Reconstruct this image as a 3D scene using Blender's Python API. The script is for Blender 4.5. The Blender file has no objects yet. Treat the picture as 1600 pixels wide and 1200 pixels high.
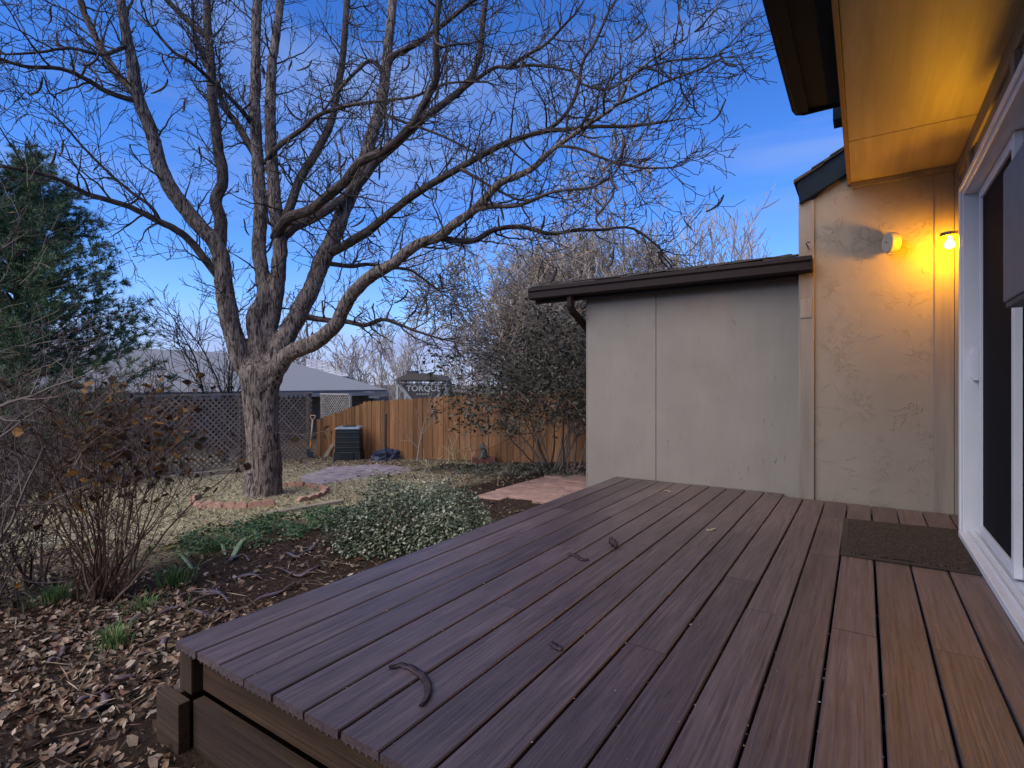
import bpy, math, random
from mathutils import Vector, Matrix, noise as mnoise
R = math.radians
rng = random.Random(7)
S = bpy.context.scene
COL = S.collection

# ------------------------------------------------------------------ camera, sky, sun, exposure
F = 830.0                                   # focal length in pixels of the 1600 px wide photograph
TH = math.atan(551 / F); SN, CS = math.sin(TH), math.cos(TH)
EYE = 1.27                                  # eye above the ground beside the deck
cd = bpy.data.cameras.new('camera'); cam = bpy.data.objects.new('camera', cd); COL.objects.link(cam)
cd.sensor_width = 36; cd.lens = 36 * F / 1600; cd.clip_end = 2000; cd.clip_start = 0.05
cam.location = (0, 0, EYE); cam.rotation_euler = (R(90), 0, TH); S.camera = cam

SUN_EL, SUN_AZ = R(46), R(193)              # azimuth clockwise from +Y: behind the camera
w = bpy.data.worlds.new('World'); S.world = w; w.use_nodes = True
nt = w.node_tree; nt.nodes.clear()
wo = nt.nodes.new('ShaderNodeOutputWorld'); bg = nt.nodes.new('ShaderNodeBackground')
sky = nt.nodes.new('ShaderNodeTexSky'); sky.sky_type = 'NISHITA'; sky.sun_disc = False
sky.sun_elevation = SUN_EL; sky.sun_rotation = SUN_AZ; sky.altitude = 1600
sky.air_density = 1.0; sky.dust_density = 0.0; sky.ozone_density = 3.5
tc = nt.nodes.new('ShaderNodeTexCoord')
mp = nt.nodes.new('ShaderNodeMapping'); mp.inputs['Scale'].default_value = (1.2, 1.2, 6.5); mp.inputs['Location'].default_value = (.35, .2, .1)
cn = nt.nodes.new('ShaderNodeTexNoise'); cn.inputs['Scale'].default_value = 1.6; cn.inputs['Detail'].default_value = 7
cn.inputs['Distortion'].default_value = 0.5
cr = nt.nodes.new('ShaderNodeValToRGB'); cr.color_ramp.elements[0].position = 0.44; cr.color_ramp.elements[1].position = 0.72
cr.color_ramp.elements[1].color = (0.55, 0.55, 0.55, 1)
hs = nt.nodes.new('ShaderNodeHueSaturation'); hs.inputs['Saturation'].default_value = 1.20; hs.inputs['Hue'].default_value = 0.508
mx = nt.nodes.new('ShaderNodeMix'); mx.data_type = 'RGBA'
mx.inputs[7].default_value = (1.35, 1.95, 3.6, 1)
nt.links.new(tc.outputs['Generated'], mp.inputs['Vector']); nt.links.new(mp.outputs[0], cn.inputs['Vector'])
nt.links.new(cn.outputs['Fac'], cr.inputs[0]); nt.links.new(cr.outputs[0], mx.inputs[0])
tint = nt.nodes.new('ShaderNodeMix'); tint.data_type = 'RGBA'; tint.blend_type = 'MULTIPLY'; tint.inputs[0].default_value = 1.0; tint.inputs[7].default_value = (.88, .93, 1.06, 1)   # cool white balance
nt.links.new(sky.outputs[0], tint.inputs[6]); nt.links.new(tint.outputs[2], hs.inputs['Color']); nt.links.new(hs.outputs[0], mx.inputs[6])
# a lavender cloud bank low all round the horizon
sxw = nt.nodes.new('ShaderNodeSeparateXYZ'); nt.links.new(tc.outputs['Generated'], sxw.inputs[0])
hz = nt.nodes.new('ShaderNodeMath'); hz.operation = 'MULTIPLY_ADD'; hz.inputs[1].default_value = .16; nt.links.new(cn.outputs['Fac'], hz.inputs[0])
inv = nt.nodes.new('ShaderNodeMath'); inv.operation = 'MULTIPLY_ADD'; inv.inputs[1].default_value = -1; inv.inputs[2].default_value = .07; nt.links.new(sxw.outputs['Z'], inv.inputs[0])
nt.links.new(inv.outputs[0], hz.inputs[2])
hr = nt.nodes.new('ShaderNodeValToRGB'); hr.color_ramp.elements[0].position = 0.0; hr.color_ramp.elements[1].position = .12
hr.color_ramp.elements[1].color = (.85, .85, .85, 1); nt.links.new(hz.outputs[0], hr.inputs[0])
mx2 = nt.nodes.new('ShaderNodeMix'); mx2.data_type = 'RGBA'; mx2.inputs[7].default_value = (1.55, 1.75, 3.1, 1)
nt.links.new(hr.outputs[0], mx2.inputs[0]); nt.links.new(mx.outputs[2], mx2.inputs[6])
nt.links.new(mx2.outputs[2], bg.inputs['Color']); bg.inputs['Strength'].default_value = 0.13
nt.links.new(bg.outputs[0], wo.inputs[0])
sd = bpy.data.lights.new('sun', 'SUN'); sun = bpy.data.objects.new('sun', sd); COL.objects.link(sun)
sd.energy = 2.3; sd.angle = R(75); sd.color = (1.0, 0.90, 0.68)
sdir = Vector((math.sin(SUN_AZ) * math.cos(SUN_EL), math.cos(SUN_AZ) * math.cos(SUN_EL), math.sin(SUN_EL)))
sun.rotation_euler = sdir.to_track_quat('Z', 'Y').to_euler()
S.view_settings.view_transform = 'Standard'; S.view_settings.look = 'None'
S.view_settings.exposure = 0.88; S.view_settings.gamma = 1; S.view_settings.use_curve_mapping = False

# ------------------------------------------------------------------ helpers
def gz0(x):
    return 0.06 * (max(x, -13.0) + 2) if x < -2 else 0.0
def gz(x, y):
    return gz0(x) + 0.030 * mnoise.noise(Vector((x * .8, y * .8, 0))) + 0.012 * mnoise.noise(Vector((x * 3, y * 3, 5)))
def at(px, py, d):                           # a point seen at a pixel, d metres ahead
    r = (px - 800) / F * d
    return Vector((r * CS - SN * d, r * SN + CS * d, EYE + (600 - py) / F * d))
def onground(px, py):
    a = (px - 800) / F * CS - SN
    d = 1.15 / ((py - 600) / F + .06 * a)
    p = at(px, py, d); p.z = gz(p.x, p.y); return p
def onY(px, Y):
    q = (px - 800) / F; d = Y / (q*SN + CS); x = d*(q*CS - SN); return Vector((x, Y, gz(x, Y)))
DZ = 0.35                                    # deck top
def ondeck(px, py):
    d = (EYE - DZ) * F / (py - 600); p = at(px, py, d); p.z = DZ; return p

class MB:
    def __init__(s): s.v = []; s.f = []; s.uv = []; s.sm = False
    def face(s, idx, uv=None):
        s.f.append(idx); s.uv.append(uv or [(0, 0)] * len(idx))
    def box(s, x0, x1, y0, y1, z0, z1):
        b = len(s.v)
        s.v += [(x0,y0,z0),(x1,y0,z0),(x1,y1,z0),(x0,y1,z0),(x0,y0,z1),(x1,y0,z1),(x1,y1,z1),(x0,y1,z1)]
        for q in ((0,3,2,1),(4,5,6,7),(0,1,5,4),(1,2,6,5),(2,3,7,6),(3,0,4,7)): s.face([b+i for i in q])
        return s
    def hexa(s, pts):                        # eight corners, bottom ring then top ring
        b = len(s.v); s.v += [tuple(p) for p in pts]
        for q in ((0,3,2,1),(4,5,6,7),(0,1,5,4),(1,2,6,5),(2,3,7,6),(3,0,4,7)): s.face([b+i for i in q])
        return s
    def prism(s, poly, ax, a0, a1):          # 2-D outline pushed along axis ax (0 x, 1 y, 2 z)
        b = len(s.v); n = len(poly)
        for a in (a0, a1):
            for p, q in poly:
                s.v.append((a,p,q) if ax == 0 else (p,a,q) if ax == 1 else (p,q,a))
        s.face([b+i for i in range(n)][::-1]); s.face([b+n+i for i in range(n)])
        for i in range(n): s.face([b+i, b+(i+1)%n, b+n+(i+1)%n, b+n+i])
        return s
    def tube(s, pts, rad, sides=6, cap=True, lump=0):
        n = len(pts)
        if n < 2: return s
        b = len(s.v); up = Vector((0.31, 0.17, 0.93)); L = 0; prev = None
        rows = []
        for i in range(n):
            t = (pts[min(i+1,n-1)] - pts[max(i-1,0)])
            if t.length < 1e-9: t = Vector((0,0,1))
            t.normalize()
            if prev is None:
                u = t.cross(up if abs(t.dot(up)) < .95 else Vector((1,0,0))).normalized()
            else:
                u = prev - t * prev.dot(t)
                u = u.normalized() if u.length > 1e-6 else t.cross(up).normalized()
            prev = u; wv = t.cross(u)
            if i: L += (pts[i]-pts[i-1]).length
            for k in range(sides):
                a = 2*math.pi*k/sides
                rr = rad[i]
                if lump: rr *= 1 + lump*mnoise.noise(Vector((math.cos(a)*1.6+pts[0].x, math.sin(a)*1.6, L*2.2)))
                s.v.append(tuple(pts[i] + (u*math.cos(a) + wv*math.sin(a))*rr))
            rows.append(L)
        for i in range(n-1):
            for k in range(sides):
                k2 = (k+1) % sides; c0 = rad[0]*6.283/sides
                s.face([b+i*sides+k, b+i*sides+k2, b+(i+1)*sides+k2, b+(i+1)*sides+k],
                       [(k*c0,rows[i]),((k+1)*c0,rows[i]),((k+1)*c0,rows[i+1]),(k*c0,rows[i+1])])
        if cap:
            s.face([b+k for k in range(sides)][::-1]); s.face([b+(n-1)*sides+k for k in range(sides)])
        return s
    def build(s, name, mat, parent=None, smooth=False, bevel=0, hard=0):
        me = bpy.data.meshes.new(name); me.from_pydata(s.v, [], s.f)
        ul = me.uv_layers.new(name='UVMap')
        flat = [c for fu in s.uv for p in fu for c in p]
        if len(flat) == 2*len(me.loops): ul.data.foreach_set('uv', flat)
        if mat: me.materials.append(mat)
        if smooth: me.polygons.foreach_set('use_smooth', [True]*len(me.polygons))
        me.update()
        o = bpy.data.objects.new(name, me); COL.objects.link(o); o.parent = parent
        if bevel:
            m = o.modifiers.new('bevel', 'BEVEL'); m.width = bevel; m.segments = 2; m.limit_method = 'ANGLE'
        return o
def tag(o, label=None, cat=None, group=None, kind=None):
    if label: o['label'] = label
    if cat: o['category'] = cat
    if group: o['group'] = group
    if kind: o['kind'] = kind
    return o
def empty(name, loc, label, cat, group=None):
    o = bpy.data.objects.new(name, None); COL.objects.link(o); o.location = loc; o.empty_display_size = .1
    bpy.context.view_layer.update() if False else None
    return tag(o, label, cat, group)
def under(o, root):                          # parent a world-space mesh to a placed Empty
    o.parent = root; o.matrix_parent_inverse = Matrix.Translation(root.location).inverted(); return o

# ------------------------------------------------------------------ materials
def ramp(nd, cols):
    el = nd.color_ramp.elements
    while len(el) < len(cols): el.new(0.5)
    for e, (p, c) in zip(el, cols): e.position = p; e.color = (*c, 1)
def newmat(name, rough=.8, spec=.3):
    m = bpy.data.materials.new(name); m.use_nodes = True; t = m.node_tree
    p = t.nodes['Principled BSDF']; p.inputs['Roughness'].default_value = rough; p.inputs['Specular IOR Level'].default_value = spec
    return m, t, p
def coords(t, kind='Object', scale=(1,1,1), rnd=True):
    c = t.nodes.new('ShaderNodeTexCoord'); mpp = t.nodes.new('ShaderNodeMapping'); mpp.inputs['Scale'].default_value = scale
    t.links.new(c.outputs[kind], mpp.inputs['Vector'])
    if rnd:
        oi = t.nodes.new('ShaderNodeObjectInfo'); mu = t.nodes.new('ShaderNodeMath'); mu.operation = 'MULTIPLY'; mu.inputs[1].default_value = 37
        t.links.new(oi.outputs['Random'], mu.inputs[0]); t.links.new(mu.outputs[0], mpp.inputs['Location'])
    return mpp.outputs[0]
def noise(t, vec, scale, detail=5, rough=.6, dist=0):
    n = t.nodes.new('ShaderNodeTexNoise'); n.inputs['Scale'].default_value = scale; n.inputs['Detail'].default_value = detail
    n.inputs['Roughness'].default_value = rough; n.inputs['Distortion'].default_value = dist
    t.links.new(vec, n.inputs['Vector']); return n.outputs['Fac']
def rampn(t, fac, cols):
    r_ = t.nodes.new('ShaderNodeValToRGB'); ramp(r_, cols); t.links.new(fac, r_.inputs[0]); return r_.outputs[0]
def mixc(t, fac, a, b, mode='MIX'):
    m = t.nodes.new('ShaderNodeMix'); m.data_type = 'RGBA'; m.blend_type = mode
    if isinstance(fac, float): m.inputs[0].default_value = fac
    else: t.links.new(fac, m.inputs[0])
    for k, v in ((6, a), (7, b)):
        if isinstance(v, tuple): m.inputs[k].default_value = (*v, 1)
        else: t.links.new(v, m.inputs[k])
    return m.outputs[2]
def bump(t, p, h, strength, dist=.01):
    b = t.nodes.new('ShaderNodeBump'); b.inputs['Strength'].default_value = strength; b.inputs['Distance'].default_value = dist
    t.links.new(h, b.inputs['Height'])
    old = p.inputs['Normal'].links
    if old: t.links.new(old[0].from_socket, b.inputs['Normal'])
    t.links.new(b.outputs[0], p.inputs['Normal'])
def sc(c, k): return tuple(min(1, x*k) for x in c)
def plain(name, c, rough=.6, var=.15, scale=12, bmp=.2, spec=.35, fine=90):
    m, t, p = newmat(name, rough, spec); v = coords(t)
    n = noise(t, v, scale, 6)
    col = rampn(t, n, [(.3, sc(c, 1-var)), (.7, sc(c, 1+var))])
    t.links.new(col, p.inputs['Base Color'])
    if bmp: bump(t, p, noise(t, v, fine, 4), bmp, .004)
    return m
def wood(name, c1, c2, axis, rough=.6, objvar=.25, bmp=.5, fine=70, spec=.35, stain=None):
    m, t, p = newmat(name, rough, spec)
    s_ = [fine, fine, fine]; s_[axis] = fine/35
    v = coords(t, 'Object', tuple(s_)); n = noise(t, v, 1, 6, .65, .8)
    s2 = [7, 7, 7]; s2[axis] = .9
    n2 = noise(t, coords(t, 'Object', tuple(s2)), 1, 5, .6, .6)
    col = rampn(t, n, [(.3, c1), (.7, c2)])
    col = mixc(t, .5, col, rampn(t, n2, [(.3, (.55,.55,.55)), (.7, (1.3,1.3,1.3))]), 'MULTIPLY')
    oi = t.nodes.new('ShaderNodeObjectInfo')
    col = mixc(t, 1.0, col, rampn(t, oi.outputs['Random'], [(0, (1-objvar,)*3), (.55, (1.0, 1.0, 1.0)), (1, (1+objvar*.8, 1+objvar*.75, 1+objvar*.7))]), 'MULTIPLY')
    if stain: col = mixc(t, .5, col, rampn(t, noise(t, coords(t, 'Object', (1,1,1), False), 1.6, 9, .68, .4), [(.32,(.66,.66,.68)),(.5,(1,1,1)),(.7,(1.3,1.28,1.26))]), 'MULTIPLY')
    if stain: col = mixc(t, rampn(t, noise(t, coords(t, 'Object', (40, 6, 40)), 1, 8, .75, 1.5), [(.66,(0,0,0)),(.72,(.5,.5,.5))]), col, sc(stain, 1.6))
    if stain: col = mixc(t, rampn(t, noise(t, coords(t), 3.0, 8, .7), [(.60,(0,0,0)),(.78,(.45,.45,.45))]), col, stain)
    t.links.new(col, p.inputs['Base Color']); bump(t, p, n, bmp, .003)
    return m
def island(name, cols, rough=.7, spec=.25, sub=0):
    m, t, p = newmat(name, rough, spec); g = t.nodes.new('ShaderNodeNewGeometry')
    k = [(i/(len(cols)-1), c) for i, c in enumerate(cols)]
    t.links.new(rampn(t, g.outputs['Random Per Island'], k), p.inputs['Base Color'])
    if sub:
        tr = t.nodes.new('ShaderNodeBsdfTranslucent'); ms = t.nodes.new('ShaderNodeMixShader'); ms.inputs[0].default_value = sub
        t.links.new(rampn(t, g.outputs['Random Per Island'], k), tr.inputs[0])
        out = t.nodes['Material Output']; t.links.new(p.outputs[0], ms.inputs[1]); t.links.new(tr.outputs[0], ms.inputs[2]); t.links.new(ms.outputs[0], out.inputs[0])
    return m
def bark(name, c1, c2, su=26, sv=4.5, bmp=1.0, obj=False):
    m, t, p = newmat(name, .9, .15)
    v = coords(t, 'Object', (su, su, sv)) if obj else coords(t, 'UV', (su, sv, 1)); n = noise(t, v, 1, 7, .65, 1.2)
    v3 = coords(t, 'Object', (9, 9, 3)); n3 = noise(t, v3, 1, 4)
    col = rampn(t, n, [(.40, c1), (.57, c2)])
    col = mixc(t, .6, col, rampn(t, n3, [(.3, (.65,.63,.62)), (.7, (1.3,1.26,1.22))]), 'MULTIPLY')
    t.links.new(col, p.inputs['Base Color']); bump(t, p, n, bmp, .03)
    return m

M = {}
M['deck'] = wood('deck_composite', (.038,.026,.028), (.122,.090,.098), 1, rough=.44, objvar=.28, bmp=.7, fine=95, spec=.6, stain=(.10,.078,.078))
M['framing'] = wood('deck_framing_wood', (.022,.011,.006), (.085,.044,.020), 0, rough=.8, objvar=.2, bmp=.5)
M['framing_x'] = wood('old_framing_x', (.018,.010,.007), (.058,.034,.022), 0, rough=.85, objvar=.2)
M['framing_z'] = wood('old_framing_z', (.018,.010,.007), (.058,.034,.022), 2, rough=.85, objvar=.2)
M['framing_dark'] = wood('weathered_framing', (.035,.026,.022), (.085,.062,.05), 1, rough=.85, objvar=.2)
M['picket'] = wood('cedar_picket', (.13,.056,.022), (.33,.165,.075), 2, rough=.8, objvar=.45, bmp=.4, fine=60)
M['lath'] = wood('grey_lath', (.20,.15,.115), (.42,.34,.275), 2, rough=.85, objvar=.3, bmp=.2)
M['lath_pale'] = wood('pale_lath', (.34,.31,.28), (.52,.48,.44), 2, rough=.85, objvar=.2, bmp=.2)
M['timber'] = wood('old_timber', (.2,.16,.12), (.36,.31,.25), 0, rough=.9)
M['bark'] = bark('locust_bark', (.026,.020,.018), (.265,.215,.19), 34, 5.0, 1.0, True)
M['limb_bark'] = bark('limb_bark', (.022,.017,.016), (.115,.092,.083), 30, 5.5, .8)
M['twig'] = island('locust_twig', [(.03,.024,.022), (.055,.044,.04), (.095,.08,.072)], .8)
M['shrub_stem'] = island('shrub_stem', [(.05,.028,.02), (.11,.065,.045), (.2,.14,.11)], .75)
M['bare_stem'] = island('bare_shrub_stem', [(.05,.035,.028), (.12,.09,.075), (.26,.21,.18), (.09,.06,.05)], .75)
M['bgtwig'] = island('distant_twig', [(.16,.125,.095), (.35,.285,.225), (.55,.47,.39)], .9)
M['bgtwig2'] = island('distant_pale_twig', [(.18,.145,.125), (.32,.27,.24), (.48,.42,.38)], .9)
M['pod'] = plain('seed_pod', (.035,.022,.024), .5, .4, 30, .4)
M['litter'] = island('fallen_leaf', [(.035,.021,.015), (.11,.063,.04), (.21,.135,.085), (.34,.24,.17), (.07,.04,.028), (.14,.066,.04), (.46,.37,.29), (.06,.046,.042), (.17,.125,.095)], .75, .3)
M['straw'] = island('dry_grass', [(.22,.185,.10), (.42,.37,.22), (.58,.53,.36), (.19,.19,.09)], .9)
M['mulch'] = island('mulch_chip', [(.028,.018,.013), (.07,.045,.032), (.12,.085,.06)], .9)
M['evergreen'] = island('variegated_leaf', [(.018,.036,.016), (.04,.07,.032), (.075,.105,.06), (.12,.14,.09), (.26,.28,.20), (.42,.43,.34)], .4, .4, .15)
M['ivy'] = island('ground_cover_leaf', [(.015,.05,.018), (.04,.11,.035), (.07,.14,.05), (.13,.17,.07)], .45, .4, .15)
M['grassy'] = island('green_grass_blade', [(.04,.11,.03), (.10,.19,.06), (.22,.27,.11)], .6, .3, .2)
M['darkleaf'] = island('dull_evergreen_leaf', [(.018,.022,.014), (.04,.046,.03), (.085,.085,.062), (.18,.16,.13)], .5, .35, .1)
M['paleleaf'] = island('dull_tan_leaf', [(.06,.05,.035), (.14,.115,.085), (.26,.22,.18), (.38,.33,.29)], .6)
M['brownleaf'] = island('withered_leaf', [(.03,.016,.011), (.07,.036,.02), (.10,.06,.03), (.06,.035,.02), (.36,.17,.035), (.11,.075,.035), (.05,.022,.016), (.045,.03,.02)], .6, .3, .25)
M['needle'] = island('pine_needle', [(.014,.055,.028), (.035,.10,.045), (.085,.16,.07), (.19,.20,.09)], .5, .35)
M['stucco_paint'] = None
def stucco():
    m, t, p = newmat('stucco_paint', .62, .35); v = coords(t, rnd=False)
    n1 = noise(t, v, 2.6, 6, .6, 1.6)
    strokes = rampn(t, n1, [(.485, (0,0,0)), (.505, (1,1,1)), (.525, (.2,.2,.2))])
    mask = rampn(t, noise(t, v, 5.5, 3), [(.52, (0,0,0)), (.60, (1,1,1))])
    n2 = noise(t, v, 7, 6, .65, 2.2); st2 = rampn(t, n2, [(.49, (0,0,0)), (.50, (1,1,1)), (.535, (.15,.15,.15))])
    mask2 = rampn(t, noise(t, v, 3.1, 3), [(.5, (0,0,0)), (.6, (1,1,1))])
    h = mixc(t, 1.0, mixc(t, 1.0, strokes, mask, 'MULTIPLY'), mixc(t, 1.0, st2, mask2, 'MULTIPLY'), 'ADD')
    bump(t, p, h, .62, .005); bump(t, p, noise(t, v, 30, 5), .15, .004)
    t.links.new(rampn(t, noise(t, v, 1.7, 5), [(.3, (.215,.18,.145)), (.7, (.255,.215,.175))]), p.inputs['Base Color'])
    return m
M['stucco'] = stucco()
def siding():
    m, t, p = newmat('painted_siding', .7, .3); v = coords(t, 'Object', (1,1,1), False)
    g = noise(t, coords(t, 'Object', (60, 60, 5), False), 1, 6, .6, .4)
    col = rampn(t, noise(t, v, 1.6, 6, .6), [(.3, (.200,.178,.160)), (.7, (.24,.215,.193))])
    col = mixc(t, .30, col, rampn(t, noise(t, coords(t, 'Object', (5, 5, 1.2), False), 1, 7, .65), [(.3,(.80,.79,.78)),(.72,(1.13,1.12,1.1))]), 'MULTIPLY')
    col = mixc(t, .12, col, rampn(t, g, [(.3,(.8,.8,.8)),(.7,(1.15,1.15,1.15))]), 'MULTIPLY')
    chips = rampn(t, noise(t, coords(t, 'Object', (26,26,8), False), 1, 6, .7), [(.64, (0,0,0)), (.665, (1,1,1))])
    sx = t.nodes.new('ShaderNodeSeparateXYZ'); cc = t.nodes.new('ShaderNodeTexCoord'); t.links.new(cc.outputs['Object'], sx.inputs[0])
    low = rampn(t, sx.outputs['Z'], [(.35, (1,1,1)), (.85, (.25,.25,.25))])
    col = mixc(t, mixc(t, 1.0, chips, low, 'MULTIPLY'), col, (.09,.075,.065))
    t.links.new(col, p.inputs['Base Color']); bump(t, p, g, .3, .004); bump(t, p, chips, .5, .003)
    return m
M['siding'] = siding()
M['trim'] = wood('painted_trim', (.215,.178,.15), (.265,.22,.185), 2, rough=.6, objvar=.08, bmp=.35, fine=50)
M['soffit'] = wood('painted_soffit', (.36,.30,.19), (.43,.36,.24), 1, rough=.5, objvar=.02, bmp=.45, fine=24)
M['gutter'] = plain('brown_gutter_metal', (.016,.009,.009), .6, .2, 4, .08, .2)
M['dark_trim'] = plain('blue_grey_trim', (.008,.014,.024), .7, .2, 5, .2, .1)
M['fascia'] = wood('brown_fascia', (.20,.12,.05), (.28,.17,.075), 1, rough=.6)
M['shingle'] = plain('asphalt_shingle', (.06,.052,.05), .95, .35, 60, .8)
M['vinyl'] = plain('white_vinyl', (.66,.65,.68), .35, .04, 6, .03, .45)
M['screen'] = plain('dark_door_screen', (.010,.010,.012), .75, .3, 120, .15, .05, 400)
M['glass'] = plain('dark_door_glass', (.012,.013,.016), .08, .1, 6, 0, .5)
M['greybox'] = plain('grey_painted_metal', (.115,.108,.112), .55, .12, 14, .15)
M['bulbmetal'] = plain('lamp_metal', (.10,.07,.05), .45, .2, 20, .1)
M['chime'] = plain('cream_plastic', (.36,.31,.26), .45, .05, 10, .05)
def emit(name, c, s):
    m = bpy.data.materials.new(name); m.use_nodes = True; t = m.node_tree; t.nodes.remove(t.nodes['Principled BSDF'])
    e = t.nodes.new('ShaderNodeEmission'); e.inputs[0].default_value = (*c, 1); e.inputs[1].default_value = s
    t.links.new(e.outputs[0], t.nodes['Material Output'].inputs[0]); return m
M['bulb'] = emit('lit_bulb', (1.0, .42, .002), 480)
def matmat():
    m, t, p = newmat('door_mat_rubber', .9, .2)
    wv = t.nodes.new('ShaderNodeTexWave'); wv.inputs['Scale'].default_value = 16; wv.inputs['Distortion'].default_value = 9; wv.inputs['Detail'].default_value = 3; wv.inputs['Detail Scale'].default_value = 2.5
    wv.bands_direction = 'Y'
    v = coords(t, 'Object', (1.0, 2.2, 1), False); t.links.new(v, wv.inputs['Vector'])
    sp = rampn(t, noise(t, v, 110, 3), [(.61, (0,0,0)), (.66, (1,1,1))])
    col = mixc(t, sp, rampn(t, wv.outputs['Fac'], [(.25, (.012,.010,.009)), (.75, (.085,.066,.058))]), (.22,.17,.13))
    t.links.new(col, p.inputs['Base Color']); bump(t, p, wv.outputs['Fac'], .9, .006); return m
M['mat'] = matmat()
M['mat_edge'] = plain('mat_border', (.03,.024,.022), .8, .2, 20, .2)
M['paver'] = plain('pink_paver', (.34,.21,.175), .9, .28, 7, .5)
M['flag'] = plain('mauve_flagstone', (.29,.235,.245), .9, .3, 5, .5)
M['edging'] = plain('terracotta_edging', (.36,.205,.15), .9, .3, 16, .5)
M['brick'] = plain('red_brick', (.15,.06,.05), .9, .3, 14, .5)
M['black_plastic'] = plain('black_plastic', (.006,.007,.012), .45, .3, 10, .15, .45)
M['grey_plastic'] = plain('weathered_lid', (.20,.24,.31), .5, .35, 9, .2)
M['tarp'] = plain('dark_blue_tarp', (.022,.030,.062), .45, .5, 9, .4)
M['steel'] = plain('dark_steel', (.035,.035,.04), .5, .3, 20, .2)
M['ash'] = plain('shovel_shaft_wood', (.52,.36,.24), .55, .15, 20, .1)
M['orange'] = plain('orange_grip', (.75,.20,.03), .5, .1, 20, .1)
M['lantern'] = plain('grey_stone', (.07,.075,.07), .85, .3, 20, .4)
M['whitepaint'] = plain('white_paint', (.36,.36,.37), .6, .1, 6, .1)
M['darkpaint'] = plain('charcoal_paint', (.045,.045,.055), .7, .2, 6, .1)
M['paleside'] = plain('pale_siding', (.30,.29,.28), .8, .1, 4, .1)
M['greenside'] = plain('greenish_siding', (.13,.10,.07), .8, .1, 4, .1)
def roofmat(name, c):
    m, t, p = newmat(name, .95, .15)
    v = coords(t, 'UV', (1,1,1), False)
    b = t.nodes.new('ShaderNodeTexBrick'); b.inputs['Scale'].default_value = 1; b.inputs['Brick Width'].default_value = .5; b.inputs['Row Height'].default_value = .21
    b.inputs['Mortar Size'].default_value = .026; b.inputs['Color1'].default_value = (*sc(c,.75),1); b.inputs['Color2'].default_value = (*sc(c,1.2),1); b.inputs['Mortar'].default_value = (*sc(c,.45),1)
    t.links.new(v, b.inputs['Vector'])
    col = mixc(t, .5, b.outputs['Color'], rampn(t, noise(t, v, 1.2, 5), [(.3,(.75,.75,.75)),(.7,(1.2,1.2,1.2))]), 'MULTIPLY')
    t.links.new(col, p.inputs['Base Color']); bump(t, p, b.outputs['Fac'], .6, -.02); return m
M['nroof'] = roofmat('grey_shingle_roof', (.52,.52,.55))
M['nroof2'] = roofmat('brownish_shingle_roof', (.22,.20,.185))

# ------------------------------------------------------------------ ground
def ground_mat():
    m, t, p = newmat('yard_ground', .95, .12); v = coords(t, rnd=False)
    sx = t.nodes.new('ShaderNodeSeparateXYZ'); t.links.new(v, sx.inputs[0])
    soil = rampn(t, noise(t, v, 38, 8, .75), [(.30, (.018,.012,.009)), (.55, (.052,.034,.025)), (.75, (.13,.092,.066))])
    straw = rampn(t, noise(t, v, 30, 8, .75), [(.3, (.13,.105,.06)), (.55, (.30,.26,.155)), (.75, (.46,.41,.27))])
    # straw-coloured lawn beyond a wavy border that follows the bed's edge
    def lin(a, b_, c_):
        x = t.nodes.new('ShaderNodeMath'); x.operation = 'MULTIPLY_ADD'; x.inputs[1].default_value = a; x.inputs[2].default_value = c_; t.links.new(sx.outputs['X'], x.inputs[0])
        y = t.nodes.new('ShaderNodeMath'); y.operation = 'MULTIPLY_ADD'; y.inputs[1].default_value = b_; t.links.new(sx.outputs['Y'], y.inputs[0]); t.links.new(x.outputs[0], y.inputs[2])
        return y.outputs[0]
    a = lin(-1.0, -.0, -4.55)                # > 0 left of x = -4.55
    wob = t.nodes.new('ShaderNodeMath'); wob.operation = 'MULTIPLY_ADD'; wob.inputs[1].default_value = 1.3
    t.links.new(noise(t, v, 1.1, 4), wob.inputs[0]); t.links.new(a, wob.inputs[2])
    f = rampn(t, wob.outputs[0], [(.55, (0,0,0)), (.95, (1,1,1))])
    back = rampn(t, lin(0, -1.0, 8.1), [(.0, (.25,.25,.25)), (1.0, (1,1,1))])
    f = mixc(t, 1.0, f, back, 'MULTIPLY')
    t.links.new(mixc(t, f, soil, straw), p.inputs['Base Color'])
    bump(t, p, noise(t, v, 30, 8, .8), .9, .03); return m
M['ground'] = ground_mat()
def grid():
    def axis(lo, hi, st, far):
        a = [-far, -far/3, lo-30, lo-12, lo-5, lo-2]; n = int((hi-lo)/st)
        a += [lo + i*st for i in range(n+1)]; a += [hi+2, hi+8, hi+30, far/3, far]; return a
    xs = axis(-14, 2, .11, 600); ys = axis(-2, 10, .11, 600)
    mb = MB(); nx = len(xs)
    for y in ys:
        for x in xs: mb.v.append((x, y, gz(x, y) if abs(x) < 40 and abs(y) < 40 else gz0(x)))
    for j in range(len(ys)-1):
        for i in range(nx-1): mb.face([j*nx+i, j*nx+i+1, (j+1)*nx+i+1, (j+1)*nx+i])
    return tag(mb.build('ground', M['ground'], smooth=True), kind='structure')
grid()

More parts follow.
